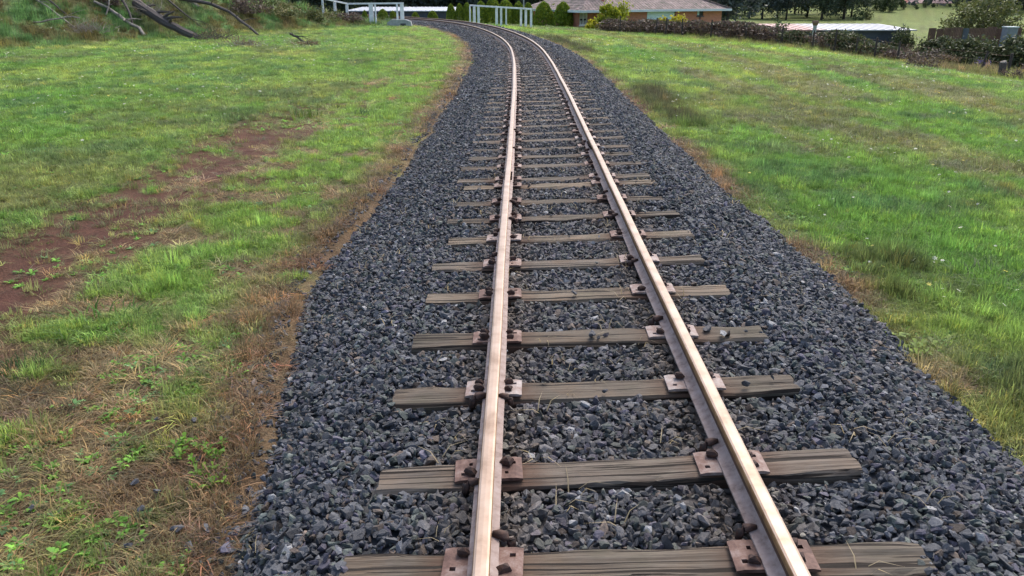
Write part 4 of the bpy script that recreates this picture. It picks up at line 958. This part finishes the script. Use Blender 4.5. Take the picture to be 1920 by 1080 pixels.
# ------------------------------------------------------------------ distant houses on the far slope
def far_house(px0, px1, ye, yb, Y, wall, roof, label, rise=1.9):
    a, b = at_y(px0, ye, Y), at_y(px1, ye, Y); z = terr1((a.x+b.x)/2, Y)-.5; o = empty('distant_house', (a.x, Y, z)); L = b.x-a.x; H = a.z-z; D = 8
    mb = MB(); mb.box(0, L, 0, D, 0, H); mb.build('wall', M[wall], o)
    mb = MB(); V, F = hip(-.6, L+.6, -.6, D+.6, H+.01, rise) if L > D+1 else ([(-.6, -.6, H), (L+.6, -.6, H), (L+.6, D+.6, H), (-.6, D+.6, H), (L/2, D/2, H+rise)], [(0, 1, 4), (1, 2, 4), (2, 3, 4), (3, 0, 4), (0, 3, 2, 1)])
    mb.add(V, F); mb.build('roof', M[roof], o)
    n = max(2, int(L/3))
    for k in range(n):
        x = L*(k+.5)/n; mb = MB(); mb.box(x-.7, x+.7, -.05, .0, H-2.0, H-.6); w = mb.build('window', M['glass'], o); mb = MB(); mb.box(x-.8, x+.8, -.09, -.052, H-.58, H-.5); mb.build('frame', M['white_paint'], w)
    tag(o, label, 'house'); return o
far_house(1688, 1712, 8, 20, 262, 'cream', 'red_roof', 'distant pale house with a red roof')
far_house(1716, 1752, 6, 20, 258, 'peach', 'salmon_roof', 'distant peach house with a broad salmon roof')
far_house(1760, 1786, 6, 19, 255, 'cream', 'salmon_roof', 'distant cream house with a pale hipped roof next to the peach house')
row(1690, 1800, 6, 236, 246, LOWT, 'low garden bush screening the distant pink roofed houses', 'low trees in front of distant houses', .14, .24, 'garden_tree')

# ------------------------------------------------------------------ pale roofed shed, road, headwall, white railings
sh, L, H, r = local_box('big_shed', 655, 852, 21, 88, M['shed_wall'], M['shed_roof'], 9, 13, 'large dark blue shed with a pale metal roof behind the level crossing', 'shed')
mb = MB(); mb.box(L*.86, L*.98, -.06, -.003, 0, H*.55); mb.build('door', M['frame_dark'], sh)
for k in range(24):
    mb = MB(); x = L*(k+.5)/24; mb.bar((x, -.34, H+.075), (x, 9.28, H+sh['rise']+.095), .06, .04); mb.build('roof_rib', M['shed_roof'], r)
rp = [on_ground(px, py) for px, py in ((746, 49), (792, 46), (812, 40), (800, 37), (752, 37), (690, 37), (690, 43))]
me = mesh_from('road', [(p.x, p.y, terr1(p.x, p.y)+.03) for p in rp]+[(p.x, p.y, terr1(p.x, p.y)-.3) for p in rp], [tuple(range(7))]+[(i, (i+1) % 7, 7+(i+1) % 7, 7+i) for i in range(7)])
tag(link('road', me, M['road']), kind='structure')
g = on_ground(749, 50); hw = empty('concrete_headwall', (g.x, g.y, terr1(g.x, g.y))); tag(hw, 'grey concrete culvert headwall with sloping ends below the white railing', 'headwall')
k = 1/(FPX/(g.y*math.cos(PITCH)+2)); w2 = 20*k; hw_h = 12*k*1.05
mb = MB(); V = [(-w2*1.2, 0, -.2), (w2*1.2, 0, -.2), (w2*1.05, 0, hw_h*.72), (w2*.55, 0, hw_h), (-w2*.7, 0, hw_h), (-w2*1.1, 0, hw_h*.6)]; V += [(x, .5, z) for x, y, z in V]
mb.add(V, [tuple(range(6)), tuple(range(6, 12))[::-1]]+[(i, i+6, (i+1) % 6+6, (i+1) % 6) for i in range(6)]); mb.build('wall', M['concrete'], hw)
mb = MB(); mb.box(w2*.1, w2*.6, -.03, -.003, -.1, hw_h*.45); mb.build('culvert_mouth', M['frame_dark'], hw)
def railing(pts, posts, label, thick=.11):
    """pts: (px, top row, Y) nodes of the hand rail; posts: (px, base row, Y, width)"""
    o0 = at_y(*pts[0]); z = terr1(o0.x, pts[0][2]); o = empty('white_railing', (o0.x, pts[0][2], z)); off = Vector(o.location)
    for a, b in zip(pts[:-1], pts[1:]):
        mb = MB(); mb.bar(at_y(*a)-off, at_y(*b)-off, thick, thick*1.1); mb.build('hand_rail', M['white_paint'], o)
    for px, Y, w in posts:
        top = np.interp(px, [p[0] for p in pts], [p[1] for p in pts]); t = at_y(px, top, Y); zb = terr1(t.x, Y)-.2
        mb = MB(); mb.box(t.x-w/2-off.x, t.x+w/2-off.x, Y-.05-off.y, Y+.05-off.y, zb-off.z, t.z-.07-off.z); mb.build('post', M['white_paint'], o)
    tag(o, label, 'railing')
railing([(881, 10, 71), (997, 17, 66)], [(881, 71, .12), (889, 70.7, .22), (897, 70.3, .2), (931, 68.9, .22), (939.5, 68.5, .18), (949, 68.1, .12), (977, 66.9, .18), (986, 66.5, .2), (996, 66.1, .18)], 'white timber railing with grouped posts in front of the golden conifers')
railing([(600, -4, 63), (651, 7, 65.5), (757, 6, 66)], [(604, 63.2, .14), (627, 64.3, .2), (650, 65.45, .22), (695, 65.7, .34), (703, 65.7, .12), (744, 65.9, .14), (753, 66, .3)], 'white timber railing with a bend running up the grassy bank')
pl = at_y(982, 10, 100); po = empty('utility_pole', (pl.x, 100, terr1(pl.x, 100))); tag(po, 'thin grey pole standing behind the golden conifers', 'pole')
mb = MB(); mb.tube([(0, 0, -.3), (0, 0, 5.0)], [.09, .07], 8); mb.build('shaft', M['concrete'], po); mb = MB(); mb.bar((-.7, 0, 4.6), (.7, 0, 4.6), .1); mb.build('cross_arm', M['post'], po)

# ------------------------------------------------------------------ dead timber on the left bank
def branch(name, pts, w0, w1, mat, label, lift=0., forks=0, dy=0., seed=0, cat='branch'):
    """pts: picture points; the lowest one rests on the bank, the rest share its distance and lean back with the slope"""
    base = max(range(len(pts)), key=lambda i: pts[i][1]); g = on_ground(*pts[base]); Y0 = g.y; q = random.Random(seed)
    P = []
    for i, (px, py) in enumerate(pts):
        Y = Y0+dy*(pts[base][1]-py)/60.; p = at_y(px, py, Y); zt_ = terr1(p.x, Y)
        P.append(Vector((p.x, Y, max(p.z, zt_+(.3 if i != base else .05)))))
    k = (Y0*math.cos(PITCH)+2)/FPX; o = empty(name, (g.x, g.y, terr1(g.x, g.y))); off = Vector(o.location); n = len(P)
    F = []
    for i in range(n-1):
        for t in (0, .5): F.append(P[i].lerp(P[i+1], t)+Vector((q.gauss(0, .02), q.gauss(0, .02), q.gauss(0, .02)))*(t > 0))
    F.append(P[-1]); m = len(F)
    mb = MB(); mb.tube([p-off for p in F], [(w0+(w1-w0)*i/(m-1))*k*.62 for i in range(m)], 8, jit=.1); mb.build('limb', M[mat], o)
    for f in range(forks):
        i = q.randrange(1, m-1); d = (F[i+1]-F[i]).normalized(); s_ = Vector((q.gauss(0, .5), q.gauss(0, .4), q.uniform(.1, .9))); e = F[i]+(d+s_)*q.uniform(.35, .9)
        mb = MB(); mb.tube([F[i]-off, F[i].lerp(e, .55)+Vector((0, 0, .05))-off, e-off], [w1*k*.32, w1*k*.24, w1*k*.1], 5); mb.build('twig', M[mat], o)
    tag(o, label, cat)
branch('fallen_trunk', [(255, 6), (285, 26), (318, 47), (345, 60), (374, 74)], 15, 11, 'bark', 'thick dark fallen trunk slanting down the bank', dy=2.5, forks=5, seed=1, cat='fallen trunk')
branch('fallen_trunk', [(300, 2), (340, 8), (372, 17)], 13, 8, 'bark', 'short dark log end lying above the slanting fallen trunk', dy=2, forks=2, seed=2, cat='fallen trunk')
branch('dead_branch', [(182, 37), (206, 33), (235, 47), (262, 58), (272, 69)], 4, 5, 'pale_bark', 'bleached crooked branch arching over the grass left of the fallen trunk', dy=2, forks=4, seed=3)
branch('dead_branch', [(-10, 42), (40, 41), (62, 40), (95, 43), (142, 55)], 3, 2.4, 'pale_bark', 'long thin bleached branch lying low along the bank', dy=2, forks=4, seed=4)
branch('dead_branch', [(62, 44), (95, 37), (135, 31), (150, 34)], 2, 1.8, 'pale_bark', 'short pale branch above the long thin bleached branch', dy=2, forks=2, seed=5)
branch('dead_branch', [(226, -6), (242, 22), (250, 52)], 4, 2.6, 'bark', 'dark branch dropping steeply beside the thick fallen trunk', dy=1, forks=2, seed=6)
branch('dead_branch', [(206, -6), (204, 10), (199, 30)], 2.5, 2, 'pale_bark', 'thin pale upright branch among dead twigs on the bank', dy=1, forks=1, seed=7)
branch('dead_branch', [(335, -3), (395, 7), (430, 22), (452, 40), (484, 67)], 6, 3.2, 'bark', 'long dark limb arching down towards the grass right of the fallen trunk', dy=2, forks=6, seed=8)
branch('dead_branch', [(286, 3), (318, 22), (345, 41), (376, 51)], 3, 2.2, 'bark', 'thin dark branch crossing above the thick fallen trunk', dy=2, forks=2, seed=9)
branch('dead_branch', [(-5, 12), (55, 17), (105, 32), (132, 35)], 3, 2.2, 'bark', 'dark thin branch high on the bank above the bleached ones', dy=2, forks=3, seed=10)
branch('dead_branch', [(544, 63), (557, 69), (571, 82)], 3.2, 2.6, 'bark', 'small dark branch poking out of the grass by the brush pile', dy=.4, forks=3, seed=11)
def brush(px, py, rx, rz, n, mat, label, seed):
    g = on_ground(px, py); o = empty('dead_brush', (g.x, g.y, g.z)); sm = twig_mesh('twig', lambda q: (q.gauss(0, rx*.4), q.gauss(0, rx*.35), q.uniform(0, rz*.25)), n, rz*.5, rz*1.2, .011, seed, .55); sm.materials.append(M[mat]); inst('twig', sm, o)
    r = np.random.default_rng(seed); P = clump_points(r, 300, rx*.8, rx*.6, rz*.5, 14, .25)+np.array([0, 0, rz*.4]); fm = foliage_mesh('dead_leaves', P, .07, seed); fm.materials.append(M['dry_leaf']); inst('dead_leaves', fm, o)
    tag(o, label, 'brush')
brush(165, 62, 1.3, .8, 130, 'pale_bark', 'heap of pale dead twigs below the bleached crooked branch', 701)
brush(400, 76, 1.3, .7, 120, 'bark', 'tangle of brown dead twigs at the foot of the fallen trunk', 702)
brush(460, 88, 1.1, .5, 90, 'pale_bark', 'low pale twig tangle where the long dark limb meets the grass', 703)
brush(575, 87, .7, .3, 40, 'bark', 'little brown twig heap around the small dark branch', 704)
brush(265, 30, 1.5, 1.2, 120, 'pale_bark', 'upright dead twigs around the upper end of the fallen trunk', 705)
g = on_ground(200, 10); bush('bank_shrub', (g.x, g.y, g.z), 1.1, .8, .55, 1500, .14, 'bramble', 'dark leafless scrub on top of the bank behind the pale upright branch', 'bush', 711)
for k, (px, py, rx, rz) in enumerate(((595, 40, 1.6, .55), (655, 42, 1.2, .4), (520, 30, 1.8, .7), (460, 25, 1.6, .7))):
    g = on_ground(px, py); bush('bank_scrub', (g.x, g.y, g.z), rx, 1.0, rz, 1500, .14, 'bramble' if k % 2 else 'willow', ['olive scrub bush below the bend of the white railing', 'dark brown scrub bush near the concrete headwall', 'olive scrub bush below the long dark limb', 'dark scrub bush right of the long dark limb'][k], 'bush', 720+k)

# ------------------------------------------------------------------ distinct clumps, loose stones, flowers, straws
def leafy_cluster(seed, m=16):
    r = np.random.default_rng(seed); V = []; Q = []; T = []
    for k in range(m):
        a = r.uniform(0, 6.283); d = math.sqrt(r.random()); ox, oy, sc = d*math.cos(a), d*math.sin(a)*.8, r.uniform(.16, .34)
        for j in range(7):
            b = j*2.4+r.normal(0, .4); L = sc*r.uniform(.6, 1.2); dx, dy = math.cos(b), math.sin(b); w = L*.5; z0 = r.uniform(.05, .6); l = r.uniform(.1, .5); i = len(V)
            V += [(ox, oy, z0), (ox+dx*L*.5+dy*w/2, oy+dy*L*.5-dx*w/2, z0+l*.7), (ox+dx*L, oy+dy*L, z0+l*.6), (ox+dx*L*.5-dy*w/2, oy+dy*L*.5+dx*w/2, z0+l*.7)]; Q.append((i, i+1, i+2, i+3))
    me = np_mesh('leafy_weed', V, Q); me.materials.append(M['grass']); return me
def clump(px, py, R, h, col, label, seed, kind='grass'):
    g = on_ground(px, py); me = (tuft(seed, 120, 1.0, .5, 1.15, .75, .035) if kind == 'grass' else leafy_cluster(seed))
    o = inst('grass_tuft' if kind == 'grass' else 'leafy_weed', me); o.location = (g.x, g.y, g.z); o.scale = (R, R, h); o['col'] = list(col); tag(o, label, 'grass' if kind == 'grass' else 'weed')
clump(570, 222, .42, .28, (.10, .16, .03), 'tall green grass tuft standing alone beside the end of the red wheel track', 801)
clump(682, 215, .22, .16, (.055, .12, .05), 'dark bluish green tuft between the red wheel track and the ballast', 802)
clump(1215, 137, .5, .16, (.055, .12, .03), 'dark green leafy patch in the mown grass right of the railway', 803)
clump(1860, 530, .34, .17, (.10, .17, .05), 'pale green bushy tuft in the right hand verge', 804)
clump(35, 700, .16, .12, (.045, .11, .025), 'dark green tuft in the red dirt at the left verge', 805)
clump(350, 495, .24, .11, (.10, .20, .03), 'bright green tuft next to the bare red wheel track', 806)
clump(195, 610, .34, .12, (.09, .19, .03), 'broad bright green tuft on the worn left verge', 807)
clump(375, 855, .16, .10, (.13, .27, .03), 'bright green leafy weed beside the dead straw edging', 808, 'weed')
clump(395, 905, .13, .08, (.14, .26, .03), 'small bright leafy weed near the loose grey stones', 809, 'weed')
clump(360, 740, .10, .06, (.13, .25, .03), 'tiny bright leafy weed high on the straw edging', 810, 'weed')
clump(1700, 655, .26, .09, (.16, .25, .03), 'yellow green leafy weed beside the right ballast edge', 811, 'weed')
for k, (px, py, sz, lb) in enumerate(((335, 1002, .085, 'largest loose grey stone lying on the dead straw beside the ballast'), (298, 932, .07, 'upright dark stone in the green weeds beside the ballast'), (252, 915, .065, 'flat grey stone in the dead grass beside the bright weeds'), (266, 965, .05, 'small dark stone between the larger loose stones'), (60, 963, .045, 'lone small stone out on the brown dead grass'), (243, 1034, .05, 'dark angular stone nearest the straw clump'), (365, 797, .05, 'small brown stone up the verge near the tiny weed'), (297, 795, .045, 'dusty stone half sunk in the dry soil'))):
    g = on_ground(px, py); o = inst('loose_stone', STONES[k]); o.location = (g.x, g.y, g.z+.035); o.scale = (sz, sz, sz); o.rotation_euler = (k*.7 if k == 1 else .2*k, 1.0 if k == 1 else .1, k*1.9); o['col'] = [.085, .088, .098]; tag(o, lb, 'stone')
def flowers():
    mb = MB(); V, F = [], []
    for k in range(6):
        a = k*1.047; b = len(V); V += [(0, 0, 1), (math.cos(a-.35)*.5, math.sin(a-.35)*.5, 1.05), (math.cos(a)*.75, math.sin(a)*.75, .98), (math.cos(a+.35)*.5, math.sin(a+.35)*.5, 1.05)]; F.append((b, b+1, b+2, b+3))
    me = mesh_from('flower', V, F); me.materials.append(M['grass']); P = []; n = 16000
    x, y = scatter_area(n, 6, 48, -40, 42); S, D = sd_of(x, y); wt = sstep(.5, .68, fbm(x*.5, y*.5, 901))*.6+.03
    u = np.where(D > 0, D-wr_(S), -D-wl_(S)); wt = wt*np.where(D > 0, 1.2, 1.0*(D < -6)); ok = (u > .5) & (RNG.random(n) < wt*.5) & (hedge_e(x, y) < -.5)
    x, y = x[ok], y[ok]; n = len(x); z = terrain(x, y); r = np.hypot(x, y); sz = RNG.uniform(.016, .028, n)*(1+.035*r)
    P = np.stack([x, y, z+RNG.uniform(.05, .13, n)-sz], 1); col = np.where((RNG.random(n) < .8)[:, None], np.array([.78, .78, .72]), np.array([.75, .66, .15]))
    o = instancer('small_flowers', P, np.stack([RNG.normal(0, .3, n), RNG.normal(0, .3, n), RNG.uniform(0, 6, n)], 1), np.stack([sz]*3, 1), np.zeros(n), col, [me]); tag(o, 'scattered small white and yellow flowers in the grass', 'flowers', kind='stuff'); print('flowers', n)
flowers()
def straws():
    me = tuft(950, 3, .4, .8, 1.2, 1.9, .05); n = 150; s = RNG.uniform(.3, 9, n); d = RNG.uniform(-2.2, 2.2, n); P = tr(s, d); P[:, 2] = np.interp(s, SS, CZ)+bed_z(s, d)+.02
    sc = RNG.uniform(.05, .13, n); o = instancer('straw_litter', P, np.stack([np.zeros(n), np.zeros(n), RNG.uniform(0, 6.28, n)], 1), np.stack([sc]*3, 1), np.zeros(n), np.tile(np.array([.34, .28, .17]), (n, 1))*RNG.uniform(.5, 1.3, n)[:, None], [me])
    tag(o, 'stray straw stems lying over the ballast stones', 'straw', kind='stuff')
straws()
